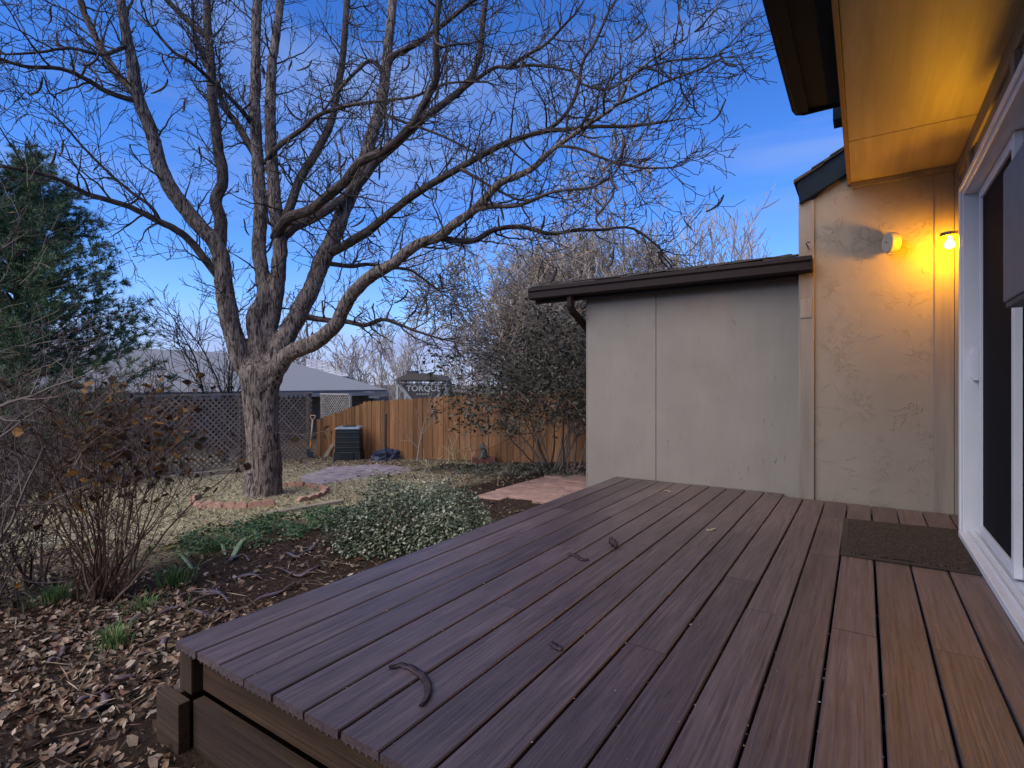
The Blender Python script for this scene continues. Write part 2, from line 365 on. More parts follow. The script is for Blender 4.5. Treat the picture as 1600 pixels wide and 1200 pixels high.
# ------------------------------------------------------------------ deck
deck = empty('wooden_deck', (-.8, 2.9, 0), 'low deck of dark brown boards in front of the back door', 'deck')
PITCH, BW, X0, YF = .1505, .1420, -2.06, .92
seam = {0:[2.66], 1:[3.47], 2:[2.67], 3:[3.47], 4:[2.67], 5:[1.82,3.95], 6:[2.95], 7:[1.81,3.94], 8:[2.67], 9:[1.80,3.5], 10:[2.68], 11:[2.35], 12:[3.3], 13:[2.34], 14:[], 15:[2.35], 16:[], 17:[]}
for i in range(18):
    x0 = X0 + i*PITCH; x1 = min(x0+BW, .545)
    yend = 4.975 if x1 < -.42 else 4.845
    ys = [YF + rng.uniform(-.006, .006)] + seam[i] + [yend]
    for a, b in zip(ys, ys[1:]):
        mb = MB(); g = .0022; e = .0035; ya, yb = a+g, b-g; dz = DZ + rng.uniform(-.0012, .0012); xa, xb = x0+rng.uniform(-.001,.001), x1+rng.uniform(-.001,.001)
        mb.prism([(xa, dz-.025), (xb, dz-.025), (xb, dz-e), (xb-e, dz), (xa+e, dz), (xa, dz-e)], 1, ya, yb)
        # ribbed underside, as on the open board ends
        if a == ys[0]:
            for k in range(5): mb.box(xa+.012+k*.026, xa+.022+k*.026, ya+.002, ya+.9, dz-.033, dz-.0245)
        under(mb.build('deck_board', M['deck']), deck)
def part(name, mat, root, *boxes, bevel=.003):
    mb = MB()
    for b in boxes: mb.box(*b)
    return under(mb.build(name, mat, bevel=bevel), root)
part('rim_joist', M['framing'], deck, (-1.98, .52, .975, 1.013, .172, .316))
part('skirt_board', M['framing_x'], deck, (-1.955, .52, .930, .968, -.03, .165))
part('corner_post', M['framing_z'], deck, (-2.085, -2.0, .945, 1.03, .16, .3155))
part('corner_block', M['framing_x'], deck, (-2.125, -1.962, .885, .925, -.05, .168))
part('side_board', M['framing_dark'], deck, (-2.075, -2.035, 1.035, 4.97, .16, .316))
part('side_skirt', M['framing_dark'], deck, (-2.10, -2.062, .93, 4.97, -.06, .155))
for y in (1.8, 2.66, 3.5, 3.95, 4.7): part('joist', M['framing_dark'], deck, (-2.03, .5, y-.02, y+.02, .17, .3155))
for x in (-1.2, -.4, .4):
    for y in (2.2, 3.7): part('support_post', M['framing_dark'], deck, (x-.04, x+.04, y-.04, y+.04, -.1, .169))

M['mark'] = plain('chalky_mark', (.16,.13,.125), .8, .35, 30, .2)
for q0, q1, wd in (((1234, 803), (1311, 813), .012), ((1216, 846), (1233, 805), .010)):
    a, b = ondeck(*q0), ondeck(*q1); n_ = (b-a).normalized(); s_ = Vector((-n_.y, n_.x, 0))*wd/2; k = 0
    for t0 in [i/9 for i in range(9)]:
        p0, p1 = a.lerp(b, t0), a.lerp(b, t0+rng.uniform(.06,.11)); w0 = rng.uniform(.4,1.1); mid = (p0+p1)/2
        if abs((mid.x-X0) % PITCH - BW) < .012: continue
        mb = MB(); mb.hexa([tuple(q+Vector((0,0,.0012))) for q in (p0-s_*w0, p1-s_*w0, p1+s_*w0, p0+s_*w0)] + [tuple(q+Vector((0,0,.0020))) for q in (p0-s_*w0, p1-s_*w0, p1+s_*w0, p0+s_*w0)])
        under(mb.build('chalky_mark', M['mark']), deck)

# ------------------------------------------------------------------ house with sliding door
SOF = EYE + 1.553                            # soffit
house = empty('house', (2, 3, 0), 'tan stucco house with sliding back door and lit porch lamp', 'house')
def hp(name, mat, *boxes, bevel=.003, parent=None):
    mb = MB()
    for b in boxes: mb.box(*b)
    o = mb.build(name, mat, bevel=bevel)
    if parent: o.parent = parent; o.matrix_parent_inverse = parent.matrix_basis.inverted() @ Matrix(); 
    else: under(o, house)
    return o
def sub(o, par):                             # sub-part: the part already carries the offset of the house
    o.parent = par; o.matrix_parent_inverse = Matrix.Identity(4); return o
mb = MB(); mb.prism([(-.40, -.1), (.75, -.1), (.75, 3.6), (-.40, 2.70)], 1, 4.88, 5.05)
stw = under(mb.build('stucco_wall', M['stucco']), house)
hp('corner_board', M['trim'], (-.445, -.335, 4.855, 4.99, -.1, 2.74))
hp('inner_corner_board', M['trim'], (.418, .528, 4.862, 4.8795, DZ-.05, SOF-.045))
hp('soffit_trim_board', M['trim'], (-.09, .529, 4.853, 4.8785, SOF-.042, SOF-.001))
hp('door_wall', M['trim'], (.56, .72, 4.235, 4.879, -.1, SOF), (.56, .72, 2.30, 4.234, 2.452, SOF), (.56, .72, -7.5, 2.299, -.1, SOF), (.56,.72, 2.30, 4.234, -.1, .34))
hp('wall_batten', M['trim'], (.530, .5595, 4.845, 4.8785, DZ-.05, SOF-.002))
hp('head_board', M['trim'], (.542, .5595, -7.5, 4.84, SOF-.11, SOF-.002))
hp('head_batten', M['trim'], (.535, .5595, 4.29, 4.37, 2.46, SOF-.112))
hp('head_batten', M['trim'], (.535, .5595, 3.1, 3.18, 2.46, SOF-.112))
hp('soffit_panel', M['soffit'], (-.088, .72, 4.032, 4.879, SOF, SOF+.012)); hp('soffit_panel', M['soffit'], (-.088, .72, 1.6, 4.028, SOF+.001, SOF+.012)); hp('soffit_panel', M['soffit'], (-.088, .72, -7.5, 1.596, SOF, SOF+.012)); hp('soffit_backing', M['dark_trim'], (-.088, .72, -7.5, 4.879, SOF+.0125, SOF+.03))
hp('fascia_board', M['fascia'], (-.112, -.089, -7.5, 4.879, SOF-.012, SOF+.16))
# upper eave with gutter above the fascia
mb = MB(); mb.prism([(-.36, SOF+.165), (3.6, SOF+2.2), (3.6, SOF+2.28), (-.36, SOF+.245)], 1, -7.5, 3.60)
roof = under(mb.build('upper_roof', M['dark_trim']), house)
mb = MB(); mb.prism([(-.112, SOF+.05), (-.285, SOF+.062), (-.285, SOF+.10), (-.112, SOF+.09)], 1, -7.5, 3.585)
under(mb.build('eave_soffit', M['dark_trim']), house)
mb = MB(); mb.prism([(-.275, SOF+.045), (-.335, SOF+.045), (-.362, SOF+.10), (-.362, SOF+.165), (-.352, SOF+.165), (-.352, SOF+.102), (-.330, SOF+.055), (-.275, SOF+.055)], 1, -7.5, 3.57)
g_ = under(mb.build('upper_gutter', M['dark_trim']), house)
mb = MB(); mb.tube([Vector((-.345, -7.5, SOF+.05)), Vector((-.345, 3.5, SOF+.05)), Vector((-.335, 3.555, SOF+.05)), Vector((-.30, 3.578, SOF+.05)), Vector((-.112, 3.578, SOF+.05))], [.012]*5, 8)
under(mb.build('gutter_lip', M['dark_trim'], smooth=True), house)
hp('vent_cap', M['dark_trim'], (-.165, -.113, 3.86, 4.0, SOF+.09, SOF+.2))
# lower gable rake over the stucco wall
mb = MB(); mb.prism([(-.435, 2.715), (-.113, 2.885), (-.113, 3.075), (-.455, 2.895)], 1, 4.815, 4.853)
under(mb.build('rake_board', M['dark_trim'], bevel=.003), house)
for k in range(3):
    x0 = -.475 + k*.125; z0 = 2.892 + .52*(x0+.455) + .006*k
    mb = MB(); mb.prism([(x0, z0), (x0+.21, z0+.109), (x0+.21, z0+.125), (x0, z0+.022)], 1, 4.79, 5.6)
    under(mb.build('shingle', M['shingle']), house)
mb = MB(); mb.prism([(-.44, 2.80), (3.6, 4.9), (3.6, 4.96), (-.44, 2.86)], 1, 4.88, 9)
under(mb.build('gable_roof', M['shingle']), house)
# hook and patch on the corner board
mb = MB(); mb.tube([Vector((-.375, 4.856, 2.36)), Vector((-.375, 4.80, 2.36)), Vector((-.385, 4.79, 2.375)), Vector((-.375, 4.79, 2.39)), Vector((-.36, 4.80, 2.39))], [.006]*5, 6)
under(mb.build('hook', M['steel'], smooth=True), house)
hp('patch', M['trim'], (-.432, -.348, 4.848, 4.8545, 1.80, 1.95), bevel=.006)
# sliding door
DT = EYE + 1.172; Y1, Y2 = 4.19, 2.36
mb = MB()
mb.box(.490, .66, Y1-.04, Y1+.012, .35, DT); mb.box(.490, .66, Y2-.012, Y2+.04, .35, DT)
mb.box(.490, .66, Y2+.041, Y1-.041, DT-.04, DT); mb.box(.470, .66, Y2+.041, Y1-.041, .352, .386)
door = under(mb.build('sliding_door', M['vinyl'], bevel=.004), house)
def dpart(name, mat, *boxes, bevel=.002):
    m_ = MB()
    for b in boxes: m_.box(*b)
    return sub(m_.build(name, mat, bevel=bevel), door)
dpart('frame_lip', M['vinyl'], (.478, .4895, Y1-.012, Y1+.03, .352, DT+.02), (.478, .4895, Y2+.0, Y1-.0125, DT-.012, DT+.02))
dpart('track', M['vinyl'], (.505, .512, Y2+.05, Y1-.05, .3865, .398), (.54, .546, Y2+.05, Y1-.05, .3865, .398))
dpart('stile', M['vinyl'], (.555, .585, 4.045, 4.085, .400, DT-.045))
dpart('stile', M['vinyl'], (.555, .585, 3.215, 3.265, .400, DT-.045))
dpart('rail', M['vinyl'], (.556, .584, 3.266, 4.044, .400, .455)); dpart('rail', M['vinyl'], (.556, .584, 3.266, 4.044, DT-.10, DT-.046))
dpart('rail', M['vinyl'], (.586, .61, 2.41, 3.266, .400, .455)); dpart('rail', M['vinyl'], (.586, .61, 2.41, 3.266, DT-.10, DT-.046))
dpart('screen', M['screen'], (.567, .571, 3.266, 4.044, .456, DT-.101))
dpart('glass_pane', M['glass'], (.594, .602, 2.41, 3.26, .456, DT-.101))
dpart('glass_pane', M['glass'], (.625, .632, 3.2, 4.148, .40, DT-.05))
mb = MB(); mb.prism([(.535, 1.29), (.56, 1.29), (.56, 1.475), (.535, 1.475), (.522, 1.455), (.522, 1.31)], 1, 4.112, 4.1485)
sub(mb.build('handle', M['vinyl'], bevel=.003), door)
# lamp bracket and bulb on the wall beside the door
lamp = empty('porch_lamp', (.555, 4.66, 2.12), 'lit porch lamp with bare orange bulb beside the sliding door', 'lamp')
LB = at(1484, 381, 3.60)
mb = MB(); mb.tube([Vector((.56, LB.y+.02, LB.z+.085)), Vector((.545, LB.y+.01, LB.z+.075)), Vector((.515, LB.y, LB.z+.068))], [.018, .014, .012], 8)
under(mb.build('bracket', M['bulbmetal'], smooth=True), lamp)
mb = MB(); n = 20
cx, cy, cz = LB.x, LB.y, LB.z+.062
mb.tube([Vector((cx, cy, cz+.016)), Vector((cx, cy, cz+.014)), Vector((cx, cy, cz-.010)), Vector((cx, cy, cz-.012))], [.045, .052, .055, .05], n)
under(mb.build('cap', M['bulbmetal']), lamp)
mb = MB(); prof = [(.050,.012),(.035,.013),(.022,.017),(.008,.026),(-.008,.030),(-.022,.025),(-.031,.012),(-.033,.001)]
mb.tube([Vector((cx, cy, LB.z+z)) for z, _ in prof], [r_ for _, r_ in prof], 16)
under(mb.build('bulb', M['bulb'], smooth=True), lamp)
# round chime on the stucco
p = Vector((.156, 4.88, EYE+1.04))
ch = empty('wall_sensor', (p.x, p.y, p.z), 'small round cream sensor head on the stucco wall left of the lamp', 'sensor')
ax = Vector((-.90, -.42, -.05)).normalized(); hc = Vector((.165, 4.80, p.z))
mb = MB(); mb.tube([hc + ax*t_ for t_ in (-.036, -.034, -.016, -.014, -.010, -.008, .026, .032, .034)], [.052,.066,.068,.071,.071,.075,.075,.071,.064], 32)
under(mb.build('head', M['chime']), ch)
mb = MB(); mb.tube([hc + ax*.0345 + Vector((0,0,.004)), hc + ax*.038 + Vector((0,0,.004))], [.006,.006], 10); under(mb.build('sensor_eye', M['steel']), ch)
mb = MB(); mb.box(.175, .215, 4.80, 4.879, p.z-.055, p.z-.03); under(mb.build('bracket', M['chime'], bevel=.004), ch)
mb = MB(); mb.box(.14, .18, 4.79, 4.82, p.z-.088, p.z-.077); under(mb.build('bottom_tab', M['chime'], bevel=.003), ch)
# flat grey box on the near door frame
bx = empty('wall_box', (.44, 2.2, 1.55), 'flat grey metal box fixed in front of the sliding door at the right edge', 'box')
mb = MB(); mb.box(.392, .45, 1.70, 2.43, EYE+.275, EYE+.72); under(mb.build('cover', M['greybox'], bevel=.006), bx)
mb = MB(); mb.box(.397, .485, 1.72, 2.418, EYE+.256, EYE+.2745); under(mb.build('base_tray', M['steel'], bevel=.003), bx)
mb = MB(); mb.box(.451, .5595, 1.9, 2.0, EYE+.32, EYE+.69); under(mb.build('mounting_arm', M['steel']), bx)
# door mat
mt = empty('door_mat', (.18, 3.82, DZ), 'dark ribbed rubber mat lying on the deck at the door', 'mat')
a, b, c_, d_ = ondeck(1318, 811), ondeck(1498, 829), ondeck(1545, 902), ondeck(1313, 868)
def slab(pts, z0, z1):
    m_ = MB(); m_.hexa([(q.x, q.y, z0) for q in pts] + [(q.x, q.y, z1) for q in pts]); return m_
ctr = (a+b+c_+d_)/4
under(slab([d_, c_, b, a], DZ+.002, DZ+.007).build('border', M['mat_edge'], bevel=.002), mt)
inn = [ctr + (q-ctr)*.9 for q in (d_, c_, b, a)]
under(slab(inn, DZ+.0075, DZ+.0125).build('pile', M['mat']), mt)

# ------------------------------------------------------------------ shed-like lean-to
shed = empty('lean_to', (-1.4, 6, 0), 'grey panelled lean-to with brown gutter at the end of the deck', 'shed')
def sp(name, mat, *boxes, bevel=.002):
    m_ = MB()
    for b_ in boxes: m_.box(*b_)
    return under(m_.build(name, mat, bevel=bevel), shed)
xj = -1.66
sp('wall_panel', M['siding'], (-2.38, xj-.003, 4.985, 5.02, -.1, 2.170))
sp('wall_panel', M['siding'], (xj+.003, -.446, 4.988, 5.02, -.1, 2.170))
sp('seam_strip', M['siding'], (xj-.0029, xj+.0029, 4.9965, 5.02, -.1, 2.170), bevel=0)
mb = MB(); mb.prism([(5.0205, -.2), (7.4, -.2), (7.4, 2.64), (5.0205, 2.17)], 0, -2.38, -2.345); under(mb.build('side_wall', M['siding']), shed)
sp('corner_edge', M['siding'], (-2.391, -2.3805, 4.983, 5.06, -.1, 2.165))
sp('back_wall', M['siding'], (-2.344, .5, 7.36, 7.3995, -.2, 2.62))
GZ = EYE + .885
mb = MB(); mb.prism([(4.745, GZ+.012), (4.76, GZ), (4.84, GZ), (4.86, GZ+.02), (4.86, GZ+.112), (4.852, GZ+.112), (4.852, GZ+.022), (4.838, GZ+.008), (4.768, GZ+.008), (4.756, GZ+.02), (4.753, GZ+.075), (4.742, GZ+.092), (4.742, GZ+.118), (4.728, GZ+.118), (4.728, GZ+.086), (4.742, GZ+.07)], 0, -2.94, -.345)
gut = under(mb.build('gutter', M['gutter']), shed)
mb = MB(); mb.prism([(4.73, GZ+.117), (4.745, GZ+.01), (4.84, GZ+.002), (4.858, GZ+.02), (4.858, GZ+.112)], 0, -.348, -.342); sub(mb.build('end_cap', M['gutter']), gut)
mb = MB(); mb.prism([(4.73, GZ+.117), (4.745, GZ+.01), (4.84, GZ+.002), (4.858, GZ+.02), (4.858, GZ+.112)], 0, -2.943, -2.937); sub(mb.build('end_cap', M['gutter']), gut)
sp('fascia_board', M['gutter'], (-2.93, -.447, 4.8605, 4.885, GZ-.035, GZ+.11))
mb = MB(); mb.prism([(4.8855, GZ+.0), (7.6, GZ+.54), (7.6, GZ+.57), (4.8855, GZ+.03)], 0, -2.93, -.447)
under(mb.build('eave_board', M['gutter']), shed)
mb = MB(); mb.prism([(4.80, GZ+.118), (7.7, GZ+.70), (7.7, GZ+.72), (4.80, GZ+.135)], 0, -2.95, -.45)
rf = under(mb.build('roof', M['shingle']), shed)
x = -2.96
while x < -.5:
    w_ = rng.uniform(.16, .31); w_ = min(w_, -.452-x)
    for row in range(3):
        y0 = 4.765 + row*.14 + rng.uniform(-.012,.012); z0 = GZ+.129 + (y0-4.80)*.2 + row*.006 + rng.uniform(0,.008); l1, l2 = rng.uniform(0,.012), rng.uniform(0,.014)
        mb = MB(); mb.hexa([(x, y0, z0+l1), (x+w_-.006, y0, z0+l2), (x+w_-.006, y0+.3, z0+.062), (x, y0+.3, z0+.062), (x, y0, z0+.009+l1), (x+w_-.006, y0, z0+.009+l2), (x+w_-.006, y0+.3, z0+.071), (x, y0+.3, z0+.071)])
        sub(mb.build('shingle', M['shingle']), rf)
    x += w_
# downspout with its elbow
mb = MB()
mb.tube([Vector((-2.475, 4.80, GZ+.002)), Vector((-2.475, 4.80, GZ-.10)), Vector((-2.472, 4.82, GZ-.14)), Vector((-2.432, 5.26, GZ-.37)), Vector((-2.428, 5.31, GZ-.43)), Vector((-2.428, 5.315, -.05))], [.037]*6, 4)
under(mb.build('downspout', M['gutter']), shed)

# ------------------------------------------------------------------ back fence and lattice
fence = empty('picket_fence', (-7, 8.5, gz0(-7)), 'orange-brown cedar board fence along the back of the yard', 'fence')
x = -11.6; k = 0
while x < -2.2:
    wd = rng.choice((.135, .138, .14)); zb = gz0(x+.07) - .03
    h = 1.36 if x > -9.75 else .98 + (x+11.6)/1.85*.38
    h += rng.uniform(-.014, .014); y = 8.5 + rng.uniform(-.006, .006); e = .028; tilt = rng.uniform(-.006,.006)
    mb = MB(); t_ = zb + h
    mb.prism([(x, zb), (x+wd, zb), (x+wd+tilt, t_-e), (x+wd-e+tilt, t_), (x+e+tilt, t_), (x+tilt, t_-e)], 1, y, y+.018)
    under(mb.build('picket', M['picket']), fence)
    x += wd + rng.uniform(.005, .013)
for zz in (.25, 1.0):
    mb = MB(); mb.hexa([(-11.6, 8.53, gz0(-11.6)+zz*.75), (-2.2, 8.53, gz0(-2.2)+zz), (-2.2, 8.57, gz0(-2.2)+zz), (-11.6, 8.57, gz0(-11.6)+zz*.75), (-11.6, 8.53, gz0(-11.6)+zz*.75+.085), (-2.2, 8.53, gz0(-2.2)+zz+.085), (-2.2, 8.57, gz0(-2.2)+zz+.085), (-11.6, 8.57, gz0(-11.6)+zz*.75+.085)])
    under(mb.build('rail', M['picket']), fence)
LX = -11.75; LZ0, LZ1 = gz0(LX) + .0, EYE - .25
lat = empty('lattice_fence', (LX, 5, gz0(LX)), 'weathered grey-brown lattice fence along the left side of the yard', 'fence')
LY0, LY1 = 1.2, 8.46
def lath(sgn, off, xx):
    # 45 degree lath clipped to the panel: y = off + sgn*(z-LZ0)
    z0, z1 = LZ0+.03, LZ1-.02
    pts = []
    for z in (z0, z1):
        pts.append((off + sgn*(z-LZ0), z))
    (ya, za), (yb, zb) = pts
    lo, hi = LY0, LY1
    def clip(ya, za, yb, zb, lim, keep_less):
        if keep_less:
            if ya > lim and yb > lim: return None
            if ya > lim: za = za + (lim-ya)*(zb-za)/(yb-ya); ya = lim
            if yb > lim: zb = za + (lim-ya)*(zb-za)/(yb-ya); yb = lim
        else:
            if ya < lim and yb < lim: return None
            if ya < lim: za = za + (lim-ya)*(zb-za)/(yb-ya); ya = lim
            if yb < lim: zb = za + (lim-ya)*(zb-za)/(yb-ya); yb = lim
        return ya, za, yb, zb
    q = clip(ya, za, yb, zb, hi, True)
    if q: q = clip(*q, lo, False)
    if not q: return
    ya, za, yb, zb = q
    if abs(zb-za) < .08: return
    h = .036*.7071; dy, dz = (sgn*-h, h)
    mb = MB()
    poly = [(ya-h*.9, za+sgn*h*.0), (ya+h*.9, za), (yb+h*.9, zb), (yb-h*.9, zb)]
    mb.prism(poly, 0, xx, xx+.007)
    under(mb.build('lath', M['lath']), lat)
o_ = LY0 - 1.7
while o_ < LY1 + 1.7:
    lath(1, o_, LX); lath(-1, o_, LX+.0075); o_ += .125
part('top_cap', M['lath'], lat, (LX-.03, LX+.045, LY0, LY1, LZ1, LZ1+.035))
part('bottom_rail', M['lath'], lat, (LX-.02, LX+.035, LY0, LY1, LZ0-.05, LZ0+.03))
for y in (1.2, 3.0, 4.85, 6.65, 8.42): part('post', M['lath'], lat, (LX-.10, LX-.012, y-.04, y+.05, LZ0-.1, LZ1+.0))

lp = empty('lattice_screen', (-11, 8.66, gz0(-11)), 'short fine lattice panel standing behind the low corner of the board fence', 'fence')
PX0, PX1, PZ0, PZ1 = -11.68, -10.55, gz0(-11)+.3, EYE-.27
for sg in (1, -1):
    o_ = PX0 - 1.5
    while o_ < PX1 + 1.5:
        za, zb = PZ0, PZ1; xa, xb = o_ + sg*0, o_ + sg*(PZ1-PZ0)
        lo_, hi_ = min(xa, xb), max(xa, xb); l2, h2 = max(lo_, PX0), min(hi_, PX1)
        if h2 - l2 > .05:
            zz = lambda q: PZ0 + (q-o_)*sg
            mb = MB(); y_ = 8.66 if sg > 0 else 8.668
            mb.prism([(l2-.012, zz(l2)), (l2+.012, zz(l2)), (h2+.012, zz(h2)), (h2-.012, zz(h2))], 1, y_, y_+.007); under(mb.build('lath', M['lath_pale']), lp)
        o_ += .085
part('top_cap', M['lath_pale'], lp, (PX0, PX1, 8.645, 8.69, PZ1, PZ1+.03))
for x_ in (PX0, PX1-.05): part('post', M['lath_pale'], lp, (x_, x_+.06, 8.68, 8.74, gz0(-11)-.05, PZ1))

# ------------------------------------------------------------------ paths and stones
path = MB(); path.box(-3.98, -2.75, 5.2, 9.3, -.3, gz0(-3.4)-.03)
pth = tag(path.build('path', M['mulch']), kind='structure')
k = 0
for i in range(3):
    for j in range(10):
        x0 = -3.93 + i*.40; y0 = 5.12 + j*.41 + (.12 if i == 1 else 0)
        if y0 > 8.3: continue
        zz = gz0(x0+.2) + .012 + rng.uniform(0, .02)
        mb = MB(); a_ = rng.uniform(-.02,.02)
        q = [(x0,y0),(x0+.375,y0+a_),(x0+.375+a_*.3,y0+.372),(x0+a_*.3,y0+.372)]
        mb.hexa([(u,v_,zz-.06) for u,v_ in q]+[(u,v_,zz+rng.uniform(0,.006)) for u,v_ in q])
        o = mb.build('paver', M['paver'], bevel=.006); o.parent = pth
# roundish patio of flat stones
pc = onground(575, 742)
pat = MB(); ring = []
for k in range(28):
    a = 2*math.pi*k/28; rr = 1.0*(1+.06*math.sin(3*a+1))
    ring.append((pc.x + rr*1.15*math.cos(a), pc.y + rr*1.0*math.sin(a)))
pat.prism(ring, 2, gz0(pc.x)-.2, gz0(pc.x)+.005)
patio = tag(pat.build('patio', M['flag']), kind='structure')
for j in range(-5, 5):
    i0 = -5
    for i in range(-4, 4):
        x0 = pc.x + i*.30 + (.15 if j % 2 else 0); y0 = pc.y + j*.21
        cxm, cym = x0+.15, y0+.105
        if ((cxm-pc.x)/1.12)**2 + ((cym-pc.y)/.98)**2 > .93: continue
        zz = gz0(pc.x) + .02 + rng.uniform(0,.012) + .03*(-(0))
        mb = MB(); mb.box(x0+.006, x0+.294, y0+.005, y0+.205, zz-.03, zz)
        o = mb.build('flagstone', M['flag'], bevel=.006); o.parent = patio
# scalloped edging blocks ringed round the tree
tb = onground(408, 776)
for k in range(15):
    a = R(-172) + k*R(20.4); rr = .86
    if k in (6,): continue
    cx_, cy_ = tb.x + rr*math.cos(a+TH)*1.12, tb.y + rr*math.sin(a+TH)*.9
    t_ = a + TH + math.pi/2 + rng.uniform(-.08,.08); zz = gz(cx_, cy_) - .02; h_ = .095 + rng.uniform(-.012,.012)
    mb = MB(); poly = []
    for sx_ in (-1, 1):
        for q in range(7):
            u = math.pi*(1 - q/6); poly.append((sx_*.075 + .075*math.cos(u), h_ - .04 + .04*math.sin(u)))
    poly = [(-.15, 0)] + poly + [(.15, 0)]
    mb.prism(poly[::-1], 1, -.03, .03)
    o = mb.build('edging_block', M['edging'], bevel=.006); o.location = (cx_, cy_, zz); o.rotation_euler = (rng.uniform(-.12,.12), rng.uniform(-.05,.05), t_)
    tag(o, 'terracotta scalloped edging block in the ring around the big bare tree', 'edging block', 'edging blocks around the tree')
def timber(p0, p1, wd, h, lab):
    d = (p1-p0); a = math.atan2(d.y, d.x); L = d.length
    mb = MB(); mb.box(0, L, -wd/2, wd/2, -.04, h)
    o = mb.build('edging_timber', M['timber'], bevel=.008); o.location = p0; o.rotation_euler = (0, -math.asin((p1.z-p0.z)/L), a); tag(o, lab, 'timber', 'garden edging timbers')
timber(onground(250, 752), onground(384, 737), .09, .10, 'long pale edging timber at the foot of the lattice, left of the trunk')
timber(onground(415, 806), onground(535, 786), .08, .05, 'thin pale edging timber at the lawn border, right of the tree ring')

# ------------------------------------------------------------------ branch machinery
def catmull(P, n=4):
    out = []
    for i in range(len(P)-1):
        p0, p1, p2, p3 = P[max(i-1,0)], P[i], P[i+1], P[min(i+2,len(P)-1)]
        for k in range(n):
            t = k/n
            out.append(tuple(.5*((2*b)+(-a+c)*t+(2*a-5*b+4*c-d)*t*t+(-a+3*b-3*c+d)*t**3) for a,b,c,d in zip(p0,p1,p2,p3)))
    out.append(tuple(P[-1])); return out
def rvec(rg):
    while True:
        v = Vector((rg.uniform(-1,1), rg.uniform(-1,1), rg.uniform(-1,1)))
        if .05 < v.length < 1: return v.normalized()
def grow(mb, rg, p, d, L, r0, lev, cfg, tips=None):
    seg = cfg['seg'][lev]; n = max(2, int(L/seg)); pts = [p.copy()]; dd = d.normalized(); side = rvec(rg)
    zig = cfg['zig']; sg = 1; cut = cfg.get('cut')
    for i in range(n):
        side = (side - dd*side.dot(dd)); side = side.normalized() if side.length > .01 else rvec(rg)
        dd = (dd + side*sg*zig + rvec(rg)*cfg['wob'] + Vector((0,0,1))*cfg['up'][lev]).normalized(); sg = -sg
        if rg.random() < .3: side = rvec(rg)
        pts.append(pts[-1] + dd*seg)
        if cut and cut(pts[-1]): break
    n = len(pts)-1
    rad = [max(cfg['rmin'], r0*(1-.8*i/n)) for i in range(n+1)]
    mb.tube(pts, rad, cfg['sides'][lev], cap=False)
    if tips is not None: tips.append((pts[-1], dd.copy()))
    if lev+1 < cfg['levels']:
        per = cfg['per'][lev]; m = max(1, int(L*per + rg.random()))
        for _ in range(m):
            t = rg.uniform(cfg.get('from', .15), 1.0); f = t*n; i = min(int(f), n-1); q = pts[i].lerp(pts[i+1], f-i)
            ax = (pts[i+1]-pts[i]).normalized(); s_ = rvec(rg); s_ = (s_ - ax*s_.dot(ax)).normalized()
            an = R(rg.uniform(*cfg['ang'])); nd = ax*math.cos(an) + s_*math.sin(an)
            grow(mb, rg, q, nd, L*rg.uniform(*cfg['rel'])*(1.15-.5*t), max(cfg['rmin'], rad[i]*.6), lev+1, cfg, tips)
    return pts

# ------------------------------------------------------------------ the big bare tree
D0 = 7.46
tree = empty('locust_tree', tuple(onground(408, 776)), 'big bare multi-stemmed tree with dark hanging pods in the yard', 'tree')
trg = random.Random(11)
def limb(data, w0, w1, name='limb', sides=12, n=4):
    P = catmull(data, n); pts = []; rad = []; m = len(P)
    for i, (px, py, d) in enumerate(P):
        pts.append(at(px, py, d)); t = i/(m-1); wpx = w0 + (w1-w0)*t**.85; rad.append(wpx/2/F*d)
    for i in range(1, m-1): pts[i] += rvec(trg)*rad[i]*.08
    if w0 >= 30: body.tube(pts, rad, 18, lump=.10); return pts, rad
    mb = MB(); mb.tube(pts, rad, sides, lump=.10)
    under(mb.build(name, M['limb_bark'], smooth=True), tree)
    return pts, rad
limbs = []
tp = catmull([(409,800,D0),(410,778,D0),(411,760,D0),(412,700,D0),(408,640,D0),(406,604,D0),(405,585,D0),(404,566,D0),(404,556,D0)], 6)
pts = [at(*q) for q in tp]
wk = [(0,82),(.10,68),(.22,56),(.40,48),(.58,52),(.70,58),(.78,58),(.86,48),(.93,30),(1,10)]
rad = []
for i in range(len(pts)):
    t = i/(len(pts)-1)
    for (a, wa), (b, wb) in zip(wk, wk[1:]):
        if a <= t <= b: rad.append((wa+(wb-wa)*(t-a)/(b-a))/2/F*D0); break
body = MB(); body.tube(pts, rad, 26, lump=.10)
